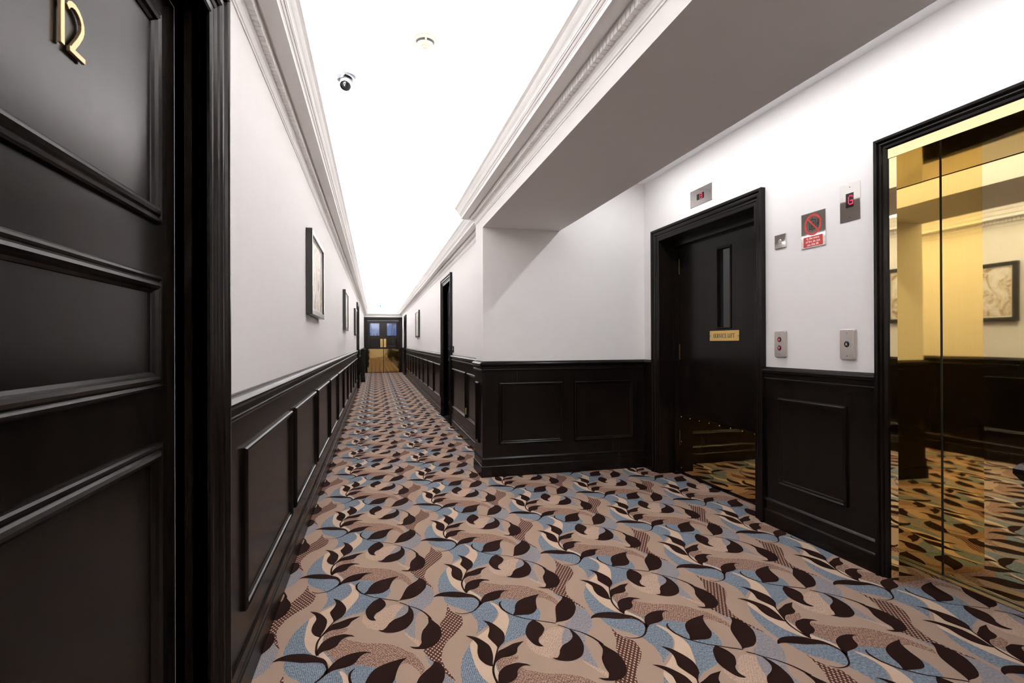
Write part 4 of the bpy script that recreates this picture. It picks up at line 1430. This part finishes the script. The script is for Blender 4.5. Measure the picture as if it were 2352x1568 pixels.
m.prism([(-0.011, 0.058), (0.003, 0.058), (-0.004, 0.065)], 0.004, ZS_)
m.build('lift_symbol', INK, r)
m = MB()
for dx in (-0.010, 0.004):
    m.disc(dx, 0.044, ZS_, 0.004, 14)
    seg(m, [(dx, 0.039), (dx, 0.020)], 0.008, ZS_); seg(m, [(dx - 0.002, 0.020), (dx - 0.004, 0.008)], 0.003, ZS_); seg(m, [(dx + 0.002, 0.020), (dx + 0.004, 0.008)], 0.003, ZS_)
m.build('figure_symbol', INK, r)
m = MB()
for k in range(3):
    x0, y0 = 0.024 + 0.003 * k, 0.014 + 0.014 * k
    seg(m, [(x0, y0), (x0 + 0.005, y0 + 0.008), (x0 + 0.011, y0 + 0.012), (x0 + 0.016, y0 + 0.020)], [0.003, 0.007, 0.006, 0.001], ZS_)
    seg(m, [(x0 + 0.010, y0 - 0.002), (x0 + 0.015, y0 + 0.006), (x0 + 0.017, y0 + 0.014)], [0.003, 0.005, 0.001], ZS_)
m.build('flame_symbol', INK, r)
m = MB(); m.rbox(-0.070, 0.070, -0.095, -0.036, 0.004, 0.0046, 0.003); tb = m.build('text_panel', RED, r)
text_mesh('In the event', 0.0195, WHITE_PAINT, 'lettering', tb, 0, -0.0475, 0.0048)
text_mesh('of fire do not', 0.0195, WHITE_PAINT, 'lettering', tb, 0, -0.0655, 0.0048)
text_mesh('use this lift', 0.0195, WHITE_PAINT, 'lettering', tb, 0, -0.0835, 0.0048)

# floor display by the brass lift, showing G
r, w, h = fitting('floor_display', 2.396, 2.271, 1.800, 2.000, 'upright steel floor display by the brass lift showing red G', 'lift display', 'lift floor displays')
mb = MB(); mb.rbox(-w / 2, w / 2, -h / 2, h / 2, 0.0, 0.003, 0.001); mb.build('face_plate', STEEL, r)
mb = MB(); mb.box(-0.024, 0.024, -0.028, 0.048, 0.003, 0.0036); win = mb.build('screen', BLACK, r)
m = MB()
G = ["01110", "10001", "10000", "10000", "10111", "10001", "10001", "01111"]
for row, bits in enumerate(G):
    for colm, b in enumerate(bits):
        if b == '1':
            m.box(-0.009 + colm * 0.0062, -0.009 + colm * 0.0062 + 0.0057, 0.030 - row * 0.0062, 0.030 - row * 0.0062 + 0.0057, 0.0036, 0.0041)
tag(m.build('led_character', LED_RED, win), 'glowing red dotted G', kind='stuff')
plate_screws(r, [(0, h / 2 - 0.02), (0, -h / 2 + 0.02)], 0.003)

def arrow(m, cx, cy, s, up, z):
    d = 1 if up else -1
    poly = [(cx, cy + d * s), (cx + s * 0.85, cy - d * s * 0.9), (cx, cy - d * s * 0.35), (cx - s * 0.85, cy - d * s * 0.9)]
    if area2(poly) < 0:
        poly = poly[::-1]
    m.prism(poly, z - 0.0004, z)

def call_plate(y0, y1, z0, z1, label, buttons):
    r, w, h = fitting('call_button_plate', y0, y1, z0, z1, label, 'call button', 'lift call plates')
    mb = MB(); mb.rbox(-w / 2, w / 2, -h / 2, h / 2, 0.0, 0.009, 0.007); mb.build('back_box', STEEL_BRUSHED, r)
    mb = MB(); mb.rbox(-w / 2 + 0.003, w / 2 - 0.003, -h / 2 + 0.003, h / 2 - 0.003, 0.009, 0.015, 0.006); mb.build('face_plate', STEEL_BRUSHED, r)
    for zb, up, mat in buttons:
        v = zb - (z0 + z1) / 2
        mb = MB(); mb.lathe([(0.0, 0.018), (0.0145, 0.018), (0.0165, 0.016), (0.0165, 0.0145)], 28, (0, v, 0)); bt = mb.build('button', BLACK, r, smooth=True)
        m = MB(); arrow(m, 0, v, 0.0095, up, 0.0186); m.build('arrow', mat, bt)
    for v in (h / 2 - 0.022, -h / 2 + 0.022):
        m = MB(); m.lathe([(0.0, 0.0155), (0.0022, 0.0155), (0.0026, 0.015)], 10, (0, v, 0)); m.build('screw', INK, r)

call_plate(2.886, 2.791, 1.064, 1.230, 'steel call plate by the service lift with red up and down arrows', [(1.1755, True, LED_RED_DIM), (1.1235, False, LED_RED_DIM)])
call_plate(2.394, 2.297, 1.063, 1.228, 'steel call plate by the brass lift with one pale arrow button', [(1.1475, True, ARROW_PALE)])

# key card reader beside the far right door
kr = empty('key_card_reader', (XR, 7.44, 1.075), 'lift')
tag(kr, 'small black key card reader beside the right hand room door', 'card reader')
mb = MB(); mb.box(-0.04, 0.04, -0.045, 0.045, 0.0, 0.016); mb.build('housing', BLACK, kr, bevel=0.003)
mb = MB(); mb.box(-0.028, 0.028, -0.010, 0.010, 0.016, 0.020); mb.build('card_slot', BLACK_MATT, kr)
